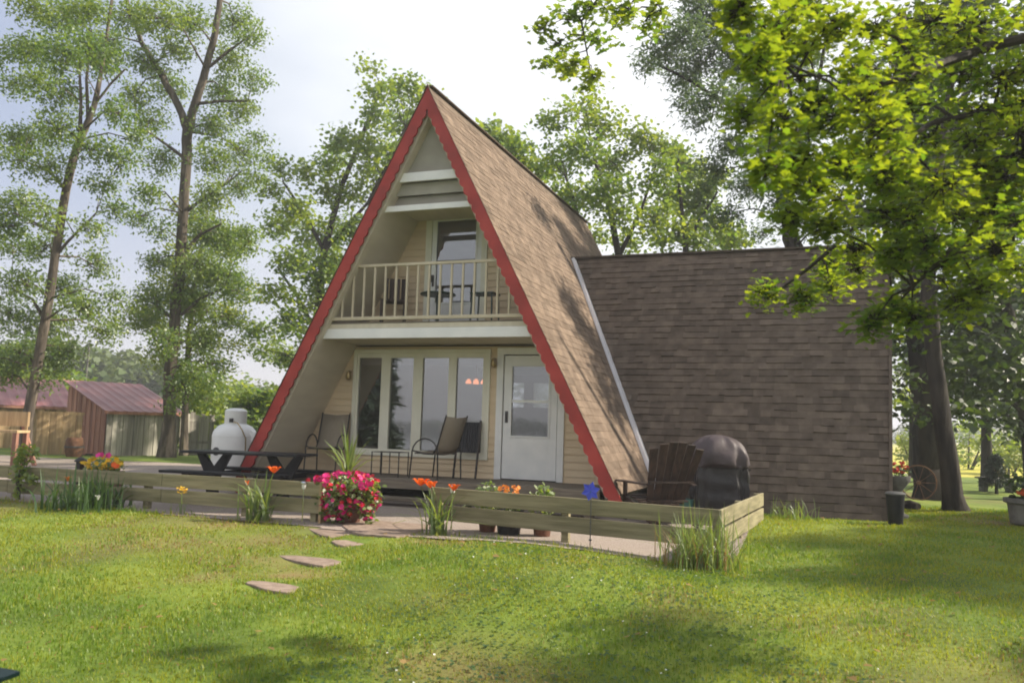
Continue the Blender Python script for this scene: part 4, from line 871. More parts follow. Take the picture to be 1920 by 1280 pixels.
# thin mast far behind the sheds
for lab, px in (('left one of two thin grey masts rising behind the sheds', 145.5), ('right one of two thin grey masts rising behind the sheds', 153.5)):
    c = at(px, 780, 42); g = gh(c[0], c[1]); t = thing('mast', lab, 'mast', (c[0], c[1], g), 0, 'thin masts behind the sheds')
    MB().tube([(0, 0, 0), (0.05, 0, 2.2), (.12, 0, 4.4 if px < 150 else 4.9)], [.07, .05, .04], 6).build('pole', M['stone'], t); MB().bar((-.05, 0, 3.9), (.3, 0, 3.95), .03, .03).build('crosspiece', M['stone'], t)
# ------------------------------------------------------------------ trees
def limb_pts(pts, d):
    """(px, py, radius in px[, depth offset]) -> world points and radii along a limb that stands at depth d"""
    P, R_ = [], []
    for q in pts:
        dd = d+(q[3] if len(q) > 3 else 0); P.append(at(q[0], q[1], dd)); R_.append(q[2]*dd/FPX)
    return P, R_
DENS = 5.0
def tree(name, label, cat, d, limbs, blobs, lm, shape=DIAMOND, lsize=(.10, .17), dens=60, tuft=.22, bark='bark', djit=1.6, base=None, extra=(), group=None, up=.35, hang=.3, seed=1, per=16):
    """limbs: lists of (px,py,r) from the foot up; blobs: foliage masses (px,py,r px[, depth offset]); extra: masses given as (x,y,z,r)"""
    R_ = random.Random(seed); g = np.random.default_rng(seed)
    LP = [limb_pts(l, d) for l in limbs]; foot = LP[0][0][0]; z0 = gh(foot[0], foot[1])-.12
    root = np.array([foot[0], foot[1], z0]); t = thing(name, label, cat, root, 0, group)
    LP[0][0][0] = root.copy(); b = MB(); allp = []
    for li, (P, R2) in enumerate(LP):
        # subdivide and wobble the limb a little
        Q, S_ = [], []
        for i in range(len(P)-1):
            for f in (0, .34, .67):
                p = P[i]*(1-f)+P[i+1]*f; r = R2[i]*(1-f)+R2[i+1]*f
                if f: p = p+g.normal(0, r*.14, 3)
                Q.append(p); S_.append(r)
        Q.append(P[-1]); S_.append(R2[-1])
        if li == 0: S_[0] *= 1.45; S_[1] *= 1.12
        b.tube([q-root for q in Q], S_, 10, wob=.10)
        allp += [(q, r) for q, r in zip(Q, S_)]
    AP = np.array([q for q, r in allp]); AR = np.array([r for q, r in allp])
    Pn, Tn = [], []
    C_ = []
    for q in blobs:
        dd = d+(q[3] if len(q) > 3 else g.normal(0, djit)); C_.append((at(q[0], q[1], dd), q[2]*dd/FPX))
    C_ += [(np.array(e[:3]), e[3]) for e in extra]
    for c, r in C_:
        dist = np.linalg.norm(AP-c, axis=1)+.6*np.maximum(0, AP[:, 2]-c[2]); k = int(np.argmin(dist)); s = AP[k]; r0 = min(AR[k]*.5, .02+.028*r)
        mid = s*.45+c*.55+np.array([0, 0, .12*np.linalg.norm(c-s)])
        b.tube([s-root, mid-root, c-root], [r0, r0*.6, r0*.3], 5, cap=False)
        nt_ = max(5, int(dens*DENS*r*r))
        dirs = g.normal(size=(nt_, 3)); dirs /= np.linalg.norm(dirs, axis=1)[:, None]; T = c+dirs*(g.uniform(.15, 1, nt_)**.5)[:, None]*np.array([r, r, r*.85])
        for p in T[::2]: b.tube([c*.8+s*.2-root if R_.random() < .4 else c-root, (c+p)/2+g.normal(0, .05*r, 3)-root, p-root], [r0*.28+.004, r0*.2+.003, .003], 3, cap=False)
        hue = R_.random()
        for p in T:
            n = max(3, int(per*R_.uniform(.6, 1.4))); Pn.append(p+g.normal(0, tuft, (n, 3))*np.array([1, 1, .7])); Tn.append(np.clip(g.normal(.32+.36*hue, .24, n), 0, 1))
    b.build('trunk', M[bark], t, smooth=True)
    P = np.concatenate(Pn); T = np.concatenate(Tn)
    leaves('crown', P, g.uniform(lsize[0], lsize[1], len(P)), shape, M[lm], t, T, up, hang, off=root)
    tree.count = getattr(tree, 'count', 0)+len(P); return t

thin = lambda ls: [[(q[0], q[1], q[2]*.86) for q in l] for l in ls]
A_l = [[(38, 868, 13), (60, 740, 11), (85, 600, 10), (103, 480, 9), (124, 356, 9), (150, 262, 8), (176, 200, 6), (195, 110, 4), (210, 0, 3), (216, -60, 2)],
       [(150, 262, 5), (152, 190, 3), (148, 110, 2.5)], [(165, 225, 4), (162, 150, 3), (172, 60, 2)], [(85, 600, 4), (60, 560, 3), (20, 540, 2)], [(124, 356, 4), (90, 320, 3), (40, 300, 2)], [(103, 480, 4), (140, 440, 3), (180, 400, 2)], [(176, 200, 3), (205, 160, 2.5), (235, 130, 2)]]
A_b = [(60, 15, 36), (110, 30, 44), (160, 20, 40), (60, 95, 36), (110, 100, 44), (165, 95, 46), (30, 155, 26), (70, 150, 34), (115, 180, 36), (195, 120, 34), (40, 95, 28), (25, 270, 30), (60, 255, 34), (105, 240, 38), (90, 310, 32), (40, 300, 30), (175, 280, 34), (225, 215, 34), (225, 300, 32), (245, 260, 26), (40, 385, 36), (10, 420, 32), (85, 400, 32), (195, 340, 28), (215, 390, 24), (25, 460, 36), (85, 460, 32), (165, 430, 28), (45, 530, 38), (120, 540, 36), (180, 500, 30), (20, 595, 42), (90, 610, 44), (160, 580, 40), (40, 660, 38), (120, 660, 34), (195, 620, 30), (15, 700, 32), (90, 705, 30), (-40, 100, 40), (-50, 250, 40), (-40, 400, 45), (-50, 550, 50), (-45, 680, 40), (215, 560, 26)]
tree('ash_tree', 'slender leaning ash tree at the far left, its trunk tilting right', 'tree', 21.5, thin(A_l), A_b, 'leaf_ash', DIAMOND, (.075, .125), 27, .17, djit=1.3, seed=11, hang=.55, up=.25, per=27)
B_l = [[(312, 860, 16), (317, 740, 13), (328, 600, 12), (338, 480, 11.5), (344, 400, 11), (350, 300, 11), (352, 245, 11)],
       [(352, 248, 9), (335, 200, 8), (302, 140, 7), (265, 80, 5.5), (242, 20, 4), (228, -50, 3)], [(352, 248, 10), (366, 195, 9), (386, 130, 8), (404, 60, 7), (412, 0, 6), (416, -70, 5)],
       [(344, 400, 4), (385, 370, 3), (430, 340, 2)], [(350, 300, 4), (310, 270, 3), (275, 245, 2)], [(386, 130, 4), (430, 95, 3), (465, 70, 2)], [(338, 480, 5), (375, 440, 3.5), (415, 420, 2)], [(328, 600, 4), (290, 570, 3), (265, 555, 2)], [(328, 600, 4), (375, 560, 3), (420, 540, 2)], [(366, 195, 4), (415, 190, 3), (465, 190, 2)]]
B_b = [(245, 30, 40), (300, 35, 42), (355, 40, 40), (440, 40, 38), (468, 70, 26), (430, 110, 34), (270, 115, 36), (330, 95, 34), (320, 165, 34), (420, 170, 36), (475, 150, 26), (250, 180, 32), (285, 225, 34), (400, 235, 38), (455, 205, 30), (300, 300, 34), (400, 300, 38), (455, 285, 32), (492, 255, 18), (500, 300, 14), (275, 360, 28), (395, 365, 34), (445, 345, 30), (480, 330, 22), (262, 405, 24), (300, 430, 22), (380, 430, 42), (425, 450, 44), (465, 450, 28), (370, 490, 40), (290, 490, 30), (410, 520, 44), (445, 545, 32), (290, 560, 34), (370, 570, 44), (430, 595, 30), (275, 600, 32), (320, 640, 34), (385, 640, 36), (405, 680, 22), (335, 690, 28), (225, 610, 18), (205, 75, 30), (350, 540, 36), (345, 720, 26, -1.5), (385, 745, 24, -1.5), (365, 695, 26, -1.5), (330, 760, 14, -1.5), (400, 715, 20, -1.5)]
tree('ash_tree', 'tall forked ash tree with a straight trunk in front of the grey shed', 'tree', 25.6, thin(B_l), B_b, 'leaf_ash', DIAMOND, (.08, .13), 23, .17, djit=1.5, seed=12, hang=.55, up=.25, per=27)
Y_l = [[(345, 852, 7), (348, 740, 6), (355, 620, 5), (372, 500, 4), (385, 420, 2)], [(348, 740, 4), (300, 660, 3), (275, 600, 2)], [(355, 620, 3), (410, 560, 2), (440, 530, 1.5)]]
Y_b = [(380, 430, 34), (420, 460, 36), (350, 480, 36), (455, 450, 22), (400, 515, 38), (440, 545, 28), (300, 560, 30), (360, 565, 40), (425, 595, 30), (280, 605, 30), (330, 630, 36), (385, 640, 36), (255, 585, 20), (345, 700, 32), (405, 690, 24), (300, 670, 26), (365, 740, 24), (340, 400, 28), (395, 385, 26), (330, 520, 34), (440, 650, 18)]
tree('young_tree', 'yellow-green leafy young tree growing close behind the forked trunk', 'tree', 28.4, Y_l, Y_b, 'leaf_young', OVAL, (.085, .135), 14, .21, djit=1.0, seed=31, per=26)
C_l = [[(575, 800, 9), (590, 620, 8), (608, 470, 7), (640, 350, 5), (685, 240, 4), (715, 160, 2)], [(590, 620, 5), (560, 560, 3), (520, 500, 2)], [(608, 470, 4), (570, 400, 3), (530, 340, 2)], [(608, 470, 4), (690, 380, 3), (760, 240, 2)]]
C_b = [(690, 130, 18), (705, 165, 24), (745, 165, 26), (780, 165, 26), (795, 200, 30), (705, 220, 32), (750, 225, 36), (640, 262, 30), (690, 285, 42), (625, 300, 34), (745, 290, 40), (570, 325, 26), (530, 312, 22), (640, 360, 40), (700, 350, 40), (560, 390, 36), (505, 355, 22), (520, 420, 30), (600, 440, 44), (655, 430, 40), (545, 490, 36), (595, 510, 44), (525, 560, 32), (555, 605, 34), (500, 625, 28), (490, 655, 22), (530, 665, 28), (580, 570, 36), (620, 500, 34), (560, 680, 30), (600, 640, 34), (475, 620, 16)]
tree('maple_tree', 'broad green maple behind the left slope of the A-frame', 'tree', 34, C_l, C_b, 'leaf_mid', OVAL, (.13, .22), 7.5, .25, per=28, djit=1.6, seed=13, bark='bark_dark')
D_l = [[(905, 560, 9), (915, 420, 7), (930, 320, 5), (945, 265, 3)], [(915, 420, 4), (960, 340, 3), (985, 300, 2)]]
D_b = [(918, 245, 22), (945, 260, 26), (975, 280, 24), (930, 290, 30), (985, 305, 18), (960, 310, 30), (890, 255, 20), (900, 300, 30), (1000, 340, 24), (960, 360, 36)]
tree('maple_tree', 'top of a maple just showing over the A-frame ridge', 'tree', 31, D_l, D_b, 'leaf_mid', OVAL, (.15, .25), 16, .22, djit=1.2, seed=14, bark='bark_dark')
D2_l = [[(1150, 820, 11), (1155, 600, 9), (1160, 480, 7), (1140, 380, 5), (1110, 280, 3)], [(1160, 480, 5), (1200, 400, 3), (1230, 310, 2)], [(1155, 600, 5), (1100, 450, 3), (1060, 330, 2)]]
D2_b = [(1035, 235, 24), (1060, 210, 20), (1095, 205, 30), (1135, 235, 34), (1100, 280, 40), (1050, 300, 36), (1155, 310, 38), (1215, 265, 30), (1195, 250, 22), (1235, 330, 38), (1095, 370, 40), (1165, 400, 38), (1225, 410, 38), (1050, 370, 30), (1110, 440, 26), (1180, 460, 26), (1150, 355, 34), (1245, 285, 24), (1020, 320, 24)]
tree('maple_tree', 'bushy maple behind the house, right of the A-frame ridge', 'tree', 27, D2_l, D2_b, 'leaf_mid', OVAL, (.11, .18), 11, .23, per=28, djit=1.6, seed=15, bark='bark_dark')
D3_l = [[(1290, 820, 8), (1288, 600, 7), (1285, 460, 5), (1275, 360, 3), (1270, 280, 2)], [(1285, 460, 4), (1320, 400, 3), (1345, 360, 2)]]
D3_b = [(1270, 300, 26), (1300, 320, 30), (1265, 370, 34), (1310, 380, 38), (1345, 430, 30), (1285, 440, 34), (1335, 340, 24), (1245, 450, 24), (1375, 450, 28), (1310, 455, 24)]
tree('maple_tree', 'smaller maple behind the wing, between the bushy maple and the blue-green ash', 'tree', 30, D3_l, D3_b, 'leaf_mid', OVAL, (.15, .25), 15, .22, djit=1.4, seed=16, bark='bark_dark')
E_l = [[(1530, 900, 18), (1510, 620, 17), (1490, 465, 16), (1478, 410, 14), (1457, 330, 12), (1440, 240, 10), (1412, 150, 8), (1395, 60, 6), (1385, -60, 4)], [(1457, 330, 7), (1500, 250, 5), (1535, 150, 4), (1550, 60, 3)], [(1440, 240, 6), (1370, 200, 4), (1290, 150, 3), (1230, 120, 2)], [(1412, 150, 5), (1350, 90, 3.5), (1300, 40, 2)], [(1478, 410, 6), (1560, 380, 4), (1620, 330, 3)]]
E_b = [(1215, 120, 26), (1245, 95, 34), (1280, 60, 42), (1330, 30, 46), (1390, 40, 46), (1330, 110, 46), (1285, 140, 36), (1390, 120, 44), (1440, 90, 44), (1330, 180, 40), (1295, 190, 26), (1390, 200, 42), (1450, 170, 42), (1500, 100, 46), (1310, 235, 22), (1365, 270, 34), (1430, 280, 38), (1340, 320, 32), (1490, 250, 44), (1405, 350, 36), (1360, 400, 30), (1460, 380, 34), (1530, 320, 44), (1540, 200, 50), (1515, 420, 30), (1580, 410, 32), (1600, 300, 44), (1620, 150, 50), (1430, 440, 22), (1300, -20, 46), (1400, -40, 50), (1500, -20, 50)]
tree('ash_tree', 'tall blue-green fine-leaved ash rising behind the shingled wing', 'tree', 22, E_l, E_b, 'leaf_blue', LANCE, (.11, .18), 30, .18, djit=1.6, seed=17, bark='bark_dark', hang=.5, per=22)
# the two dark trunks right of the wing and the tree at the right edge
R1_l = [[(1752, 935, 31), (1742, 850, 28), (1735, 740, 26), (1722, 600, 25), (1712, 480, 23), (1700, 340, 18), (1690, 180, 14), (1690, 20, 9)], [(1712, 480, 14), (1680, 400, 9), (1620, 320, 5)], [(1700, 340, 12), (1770, 230, 8), (1840, 140, 5)]]
R1_b = [(1690, 560, 26), (1680, 640, 26), (1690, 720, 22), (1660, 500, 30), (1700, 440, 40), (1640, 400, 46), (1720, 350, 50), (1800, 380, 50), (1760, 250, 60), (1680, 220, 60), (1700, 780, 14), (1720, 180, 50, -2), (1650, 300, 50, -2), (1800, 300, 50, -2), (1740, 120, 50, -2), (1770, 330, 46, -3), (1700, 300, 46, -3)]
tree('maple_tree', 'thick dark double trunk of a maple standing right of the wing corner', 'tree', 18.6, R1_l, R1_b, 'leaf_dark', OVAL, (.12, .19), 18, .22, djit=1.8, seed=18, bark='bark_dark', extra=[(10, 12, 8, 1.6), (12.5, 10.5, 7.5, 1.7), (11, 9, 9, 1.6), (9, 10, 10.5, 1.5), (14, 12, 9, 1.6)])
R2_l = [[(1795, 966, 21), (1783, 900, 18), (1768, 800, 16), (1752, 680, 15), (1740, 560, 14), (1745, 420, 11), (1770, 260, 8), (1790, 100, 5)], [(1740, 560, 7), (1800, 480, 5), (1870, 430, 3)]]
R2_b = [(1800, 470, 40), (1860, 440, 46), (1820, 560, 40), (1780, 640, 26), (1880, 540, 50)]
tree('maple_tree', 'slimmer dark trunk leaning left in front of the thick double trunk', 'tree', 14.6, R2_l, R2_b, 'leaf_dark', OVAL, (.11, .17), 20, .20, djit=1.4, seed=19, bark='bark_dark', extra=[(15.6, 5.6, 5.4, 1.2), (17.0, 7.0, 6.2, 1.5)])  # extra: unseen crown masses, added to shade the right of the lawn
G_l = [[(1945, 880, 16), (1925, 780, 14), (1903, 660, 12), (1888, 560, 11), (1855, 470, 9), (1830, 380, 6)], [(1903, 660, 6), (1850, 620, 4), (1800, 600, 2.5)], [(1925, 780, 5), (1880, 740, 3), (1830, 720, 2)]]
G_b = [(1840, 620, 36), (1890, 640, 40), (1800, 680, 34), (1850, 700, 40), (1905, 720, 42), (1830, 760, 30), (1885, 780, 34), (1780, 720, 24), (1910, 570, 44), (1790, 600, 30), (1850, 540, 40), (1940, 640, 50), (1920, 800, 28), (1800, 770, 18), (1760, 560, 30), (1730, 640, 22), (1900, 500, 44), (1830, 480, 40), (1870, 590, 36), (1810, 640, 34), (1905, 680, 34), (1860, 660, 34), (1840, 730, 28), (1780, 680, 24)]
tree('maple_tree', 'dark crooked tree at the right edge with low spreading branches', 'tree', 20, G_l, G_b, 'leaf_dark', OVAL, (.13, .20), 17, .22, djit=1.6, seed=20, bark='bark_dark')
R4_l = [[(1712, 830, 7), (1710, 700, 6), (1700, 600, 4), (1690, 520, 2)], [(1710, 700, 4), (1680, 650, 2)]]
R4_b = [(1685, 560, 26), (1700, 610, 26), (1680, 650, 22), (1695, 700, 24), (1680, 740, 18), (1710, 760, 20), (1690, 500, 30), (1720, 540, 30), (1715, 660, 24)]
tree('maple_tree', 'leafy dark tree filling the gap between the wing corner and the double trunk', 'tree', 30, R4_l, R4_b, 'leaf_mid', OVAL, (.14, .22), 15, .22, djit=1.4, seed=33, bark='bark_dark')
R5_l = [[(1850, 835, 9), (1845, 700, 7), (1860, 560, 5), (1870, 440, 3)], [(1845, 700, 4), (1800, 620, 2)], [(1860, 560, 4), (1910, 500, 2)]]
R5_b = [(1800, 560, 36), (1850, 520, 40), (1900, 540, 40), (1830, 610, 40), (1890, 620, 40), (1790, 660, 34), (1850, 690, 40), (1910, 700, 36), (1810, 740, 30), (1870, 760, 32), (1770, 600, 26), (1780, 720, 22), (1920, 780, 30), (1860, 450, 40)]
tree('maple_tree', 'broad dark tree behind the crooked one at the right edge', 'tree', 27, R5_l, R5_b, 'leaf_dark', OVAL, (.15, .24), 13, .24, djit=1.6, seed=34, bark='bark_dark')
# the maple beside the viewer: trunk out of frame to the right, boughs reaching in over the wing
F_l = [[(3300, 1500, 60), (3250, 1000, 56), (3150, 500, 50), (3050, 100, 44), (2950, -300, 36)]]
FT = np.array([13.9, -3.4]); fz = gh(*FT)
def maple_near():
    R_ = random.Random(4); g = np.random.default_rng(44); root = np.array([FT[0], FT[1], fz-.15]); t = thing('maple_tree', 'large-leaved maple bough hanging in from the right over the wing and lawn', 'tree', root)
    b = MB(); tr = [np.array(p_) for p_ in ((0, 0, 0), (-.1, .05, 1.2), (-.15, .2, 2.6), (-.3, .3, 4.4), (-.5, .2, 6.6), (-.5, .1, 9))]; b.tube(tr, [.36, .27, .25, .21, .14, .05], 12, wob=.08)
    DD = lambda q: (4.3+.25*math.sin(q[0]*.05+q[1]*.03) if q[1] < 400 and q[0] < 1700 else 5.2+.3*math.sin(q[0]*.07)) if q[0] > 1300 and q[3] < 9.05 else 6.1+.1*q[3]-.9 if q[0] > 1300 else q[3]
    # boughs: px, py, depth -> from the trunk out to the tips
    boughs = [[(2050, 40, 8.6), (1850, 90, 8.3), (1680, 150, 8.0), (1540, 190, 7.8), (1440, 90, 7.6)], [(2050, 260, 8.8), (1880, 300, 8.6), (1720, 350, 8.8), (1600, 430, 9.4), (1520, 500, 9.8), (1440, 560, 10)],
              [(2050, 420, 8.2), (1900, 430, 8.0), (1780, 470, 8.2), (1690, 560, 8.6)], [(2000, -120, 8.8), (1700, -160, 9), (1400, -140, 9.2), (1180, -80, 9.4), (1090, 40, 9.4), (1110, 150, 9.4)], [(2050, 150, 7.2), (1900, 200, 6.8), (1750, 230, 6.4), (1640, 300, 6.2)], [(1400, -140, 9.2), (1280, -60, 8.8), (1210, 40, 8.8)]]
    AP, AR = [], []
    for bo in boughs:
        bo = [(q[0], q[1], DD((q[0], q[1], 0, q[2]))) for q in bo]; P = [at(*q) for q in bo]; s = root+tr[2]+(tr[4]-tr[2])*R_.uniform(.0, .9)
        if bo[0][0] > 1990: P = [s]+P
        r = np.linspace(.045, .006, len(P)) if bo[0][0] > 1990 else np.linspace(.03, .01, len(P)); b.tube([p-root for p in P], list(r), 7, wob=.1)
        for i in range(len(P)-1):
            for f in (0, .25, .5, .75): AP.append(P[i]*(1-f)+P[i+1]*f); AR.append(r[i])
    AP = np.array(AP); AR = np.array(AR)
    bl = [(1450, 55, 40, 7.6), (1415, 105, 30, 7.6), (1500, 95, 48, 7.8), (1570, 50, 52, 8), (1650, 50, 56, 8.2), (1740, 50, 58, 8.2), (1840, 40, 60, 8.4), (1600, 140, 52, 8), (1690, 145, 56, 7.8), (1790, 140, 58, 8.2), (1880, 150, 56, 8.4), (1530, 180, 42, 7.8), (1480, 220, 34, 8.2), (1560, 235, 48, 7.6), (1650, 240, 54, 7.2), (1750, 240, 54, 7.0), (1850, 250, 56, 7.6), (1500, 285, 44, 8.8), (1580, 320, 50, 8.6), (1670, 325, 54, 8.4), (1770, 335, 54, 8.2), (1870, 340, 54, 8.6), (1470, 340, 30, 9), (1560, 385, 42, 9.2), (1630, 400, 44, 9), (1710, 410, 46, 8.8), (1800, 420, 46, 8.2), (1880, 430, 40, 8.2), (1590, 470, 38, 9.4), (1545, 500, 30, 9.8), (1490, 545, 28, 10), (1445, 560, 22, 10), (1545, 540, 26, 9.9), (1610, 510, 32, 9.6), (1680, 480, 36, 9), (1660, 560, 30, 8.8), (1710, 575, 28, 8.6), (1760, 500, 32, 8.4), (1650, 620, 20, 8.6),
          (1020, 35, 22, 9.4), (1060, 30, 32, 9.4), (1100, 20, 34, 9.4), (1140, 20, 26, 9.4), (1050, 75, 26, 9.4), (1085, 75, 26, 9.4), (1030, 110, 20, 9.4), (1055, 115, 16, 9.4), (1095, 120, 20, 9.3), (1090, 155, 16, 9.3), (1120, 150, 18, 9.3), (1110, 60, 22, 9.4), (1190, 30, 28, 8.8), (1215, 60, 20, 8.8), (1240, 20, 24, 8.8), (1165, 5, 24, 8.9),
          (1950, 100, 60, 8.6), (1980, 300, 60, 8.6), (1960, 20, 60, 8.8), (1400, 20, 36, 7.6), (1450, 150, 30, 7.6), (1430, 200, 26, 7.8), (1520, 10, 46, 7.6), (1470, 420, 26, 9), (1530, 440, 32, 9), (1510, 360, 32, 9), (1430, 300, 22, 9), (1620, 280, 46, 8), (1700, 90, 50, 8), (1800, 90, 50, 8), (1720, 200, 50, 8), (1820, 200, 50, 8), (1900, 220, 50, 8), (1910, 400, 46, 8), (1840, 380, 46, 8), (1740, 380, 46, 8), (1900, 500, 40, 8), (1830, 520, 34, 8), (1780, 560, 26, 8), (1890, 330, 50, 8), (1690, 500, 34, 8), (1650, 360, 46, 8), (1760, 460, 36, 8), (1860, 480, 36, 8), (1620, 190, 46, 8)]
    bl = [(q[0], q[1], q[2], DD(q)) for q in bl]
    Cs = [(at(q[0]+g.normal(0, 10), q[1]+g.normal(0, 10), q[3]+g.normal(0, .35)), q[2]*q[3]/FPX*g.uniform(.80, 1.2)) for q in bl]
    Cs += [(np.array(p_[:3]), p_[3]) for p_ in ((10.3, -2.5, 3.9, .50), (10.9, -2.9, 4.0, .42), (10.1, -3.6, 3.8, .55), (14.2, 2.1, 5.0, 1.25), (14.8, 4.2, 5.1, 1.1), (13.6, 3.9, 5.1, .6), (15.0, .1, 5.0, 1.2), (13.7, .3, 5.0, .5), (15.2, -1.9, 5.0, 1.1), (16.4, 2.3, 5.1, 1.3), (16.6, 5.3, 5.3, 1.3), (17.2, -.3, 5.4, 1.2), (14.0, 1.0, 5.6, 1.0), (15.6, 3.0, 6.2, 1.3), (14.4, 3.4, 4.6, .9), (15.8, 1.2, 4.4, 1.0), (13.2, 3.2, 5.6, .6))]  # last list: unseen leaf masses added along the sun's path to shade the lawn
    out_ = [q for q in AP if (lambda v: v@CR/(v@CF)*FPX+960)(q-CAM) > 1990]
    for q in out_[::2]: Cs.append((q+g.normal(0, .35, 3)+np.array([0, 0, .15]), .39*g.uniform(.7, 1.02)))
    Pn, Tn = [], []
    for c, r in Cs:
        k = int(np.argmin(np.linalg.norm(AP-c, axis=1))); s = AP[k]; r0 = min(AR[k]*.6, .014)
        b.tube([s-root, s*.5+c*.5+(0, 0, .06)-root, c-root], [r0, r0*.7, r0*.4], 5, cap=False)
        n = min(640, int(340*r*r)) if r > .4 else (R_.randint(28, 46) if np.linalg.norm(c-CAM) < 8 else 10); dirs = g.normal(size=(n, 3)); dirs /= np.linalg.norm(dirs, axis=1)[:, None]; T = c+dirs*(g.uniform(.2, 1, n)**.6)[:, None]*np.array([r, r, r*.75])
        for p in T: b.tube([c-root, (c+p)/2+g.normal(0, .03, 3)-root, p-root], [.006, .004, .002], 3, cap=False)
        hue = R_.random()
        for p in T: m = R_.randint(4, 8); Pn.append(p+g.normal(0, .10 if r > .4 else .055, (m, 3))); Tn.append(np.clip(g.normal(.25+.5*hue, .22, m), 0, 1))
    b.build('trunk', M['bark_dark'], t, smooth=True); P = np.concatenate(Pn)
    leaves('crown', P, g.uniform(.026, .060, len(P))*np.where(np.linalg.norm(P-CAM, axis=1) > 8, 1.6, 1), MAPLE, M['leaf_maple'], t, np.concatenate(Tn), .55, .5, off=root); tree.count += len(P)
maple_near()
# shrubs and the wood line
def bush(name, label, cat, px, py, d, w, h, lm, shape=OVAL, ls=(.12, .22), n=1400, stems=4, group=None, seed=3, zoff=0.0):
    g = np.random.default_rng(seed); c = at(px, py, d); z = gh(c[0], c[1])+zoff; t = thing(name, label, cat, (c[0], c[1], z), 0, group); b = MB()
    for k in range(stems):
        a = g.uniform(0, 6.28); b.tube([(.1*math.cos(a), .1*math.sin(a), -.1), (w*.2*math.cos(a), w*.2*math.sin(a), h*.45), (w*.35*math.cos(a), w*.35*math.sin(a), h*.8)], [.03*h**.5+.01, .03, .012], 6)
    b.build('stem', M['bark_dark'], t)
    K = max(14, int(n/60)); dirs = g.normal(size=(K, 3)); dirs /= np.linalg.norm(dirs, axis=1)[:, None]; T = dirs*(g.uniform(.3, 1, K)**.4)[:, None]*np.array([w*.45, w*.45, h*.46])+np.array([0, 0, h*.54]); T[:, 2] = np.maximum(T[:, 2], .08)
    P = (T[:, None, :]+g.normal(0, 1, (K, n//K, 3))*np.array([w*.09, w*.09, h*.075])).reshape(-1, 3); hue = np.repeat(g.uniform(.1, .9, K), n//K)
    leaves('foliage', P, g.uniform(ls[0], ls[1], len(P)), shape, M[lm], t, np.clip(hue*.6+g.normal(.2, .2, len(P)), 0, 1), .35, .2); tree.count += len(P); return t
for k, (lab, px, d, w, h, lm) in enumerate([
    ('pale round tree beyond the grey shed, right of the forked trunk', 415, 44, 5.2, 3.3, 'leaf_ash_yellow'), ('low bright shrub beside the grey shed and the propane tank', 372, 33, 2.4, 2.2, 'leaf_ash_yellow'),
    ('dense green shrub behind the propane tank', 462, 36, 3.6, 2.1, 'leaf_ash_yellow'), ('dark green bush at the left foot of the A-frame', 505, 30, 2.6, 2.3, 'leaf_mid'), ('green tree behind the gap between the two sheds', 100, 36, 3.6, 3.0, 'leaf_mid'), ('dark tree behind the tan shed at the left edge', 20, 40, 5, 3.6, 'leaf_mid')]):
    bush('shrub', lab, 'shrub', px, 800, d, w, h, lm, n=2600, ls=(.16, .30), seed=40+k)
wood = [(60, 75, 14, 7.4), (130, 80, 11, 7.2), (175, 84, 11, 6.6), (225, 92, 13, 7.0), (275, 90, 13, 6.2), (330, 96, 14, 5.4), (385, 100, 14, 4.2), (435, 104, 13, 4.0), (490, 100, 12, 4.6), (540, 95, 13, 5.0), (5, 80, 13, 6.6)]
wl = ['far round tree at the left edge of the wood line', 'far tall tree left of the two masts', 'far tree just right of the two masts', 'far tree above the ridge of the grey shed roof', 'broad far tree between the masts and the forked trunk', 'far tree behind the forked trunk', 'low far tree right of the forked trunk', 'low far tree above the propane tank', 'far tree next to the left foot of the A-frame', 'far tree half hidden by the red gable trim', 'far tree at the frame edge above the tan shed']
for k, ((px, d, w, h), lab) in enumerate(zip(wood, wl)): bush('deciduous_tree', lab, 'tree', px, 780, d, w, h, 'leaf_far', OVAL, (.5, .95), 1500, 3, 'trees of the wood line behind the sheds', 60+k)
# little conifer and shrubs on the right lawn
c = at(1868, 905, 21.5); g0 = gh(c[0], c[1]); t = thing('small_conifer', 'small grey-green conifer standing over the bench on the right lawn', 'conifer', (c[0], c[1], g0))
b = MB(); b.tube([(0, 0, -.1), (0, 0, 1.0)], [.05, .012], 6)
P = []
for k in range(22):
    z = .22+.80*k/22; r = .46*(1-.75*k/22); 
    for j in range(5): a = k*2.4+j*1.256; e_ = np.array([r*math.cos(a), r*math.sin(a), z-.06]); b.tube([(0, 0, z), e_], [.010, .004], 4, cap=False); P.append(np.array([0, 0, z])+(e_-np.array([0, 0, z]))*rng.uniform(.2, 1, (22, 1))+rng.normal(0, .025, (22, 3)))
b.build('trunk', M['bark_dark'], t); P = np.concatenate(P); leaves('crown', P, rng.uniform(.05, .10, len(P)), LANCE, M['leaf_needle'], t, rng.random(len(P)), .2, .1)
for k, (lab, px, d, w, h, lm) in enumerate([('young yellowish shrub on the field seen between wing and trunks', 1712, 44, 2.2, 1.9, 'leaf_ash_yellow'), ('leafy shrub behind the little conifer', 1890, 34, 2.6, 1.7, 'leaf_ash_yellow'), ('dark shrub between the slim trunk and the little conifer', 1815, 40, 3.6, 2.3, 'leaf_mid')]):
    bush('shrub', lab, 'shrub', px, 860, d, w, h, lm, n=1600, ls=(.10, .2), seed=80+k)
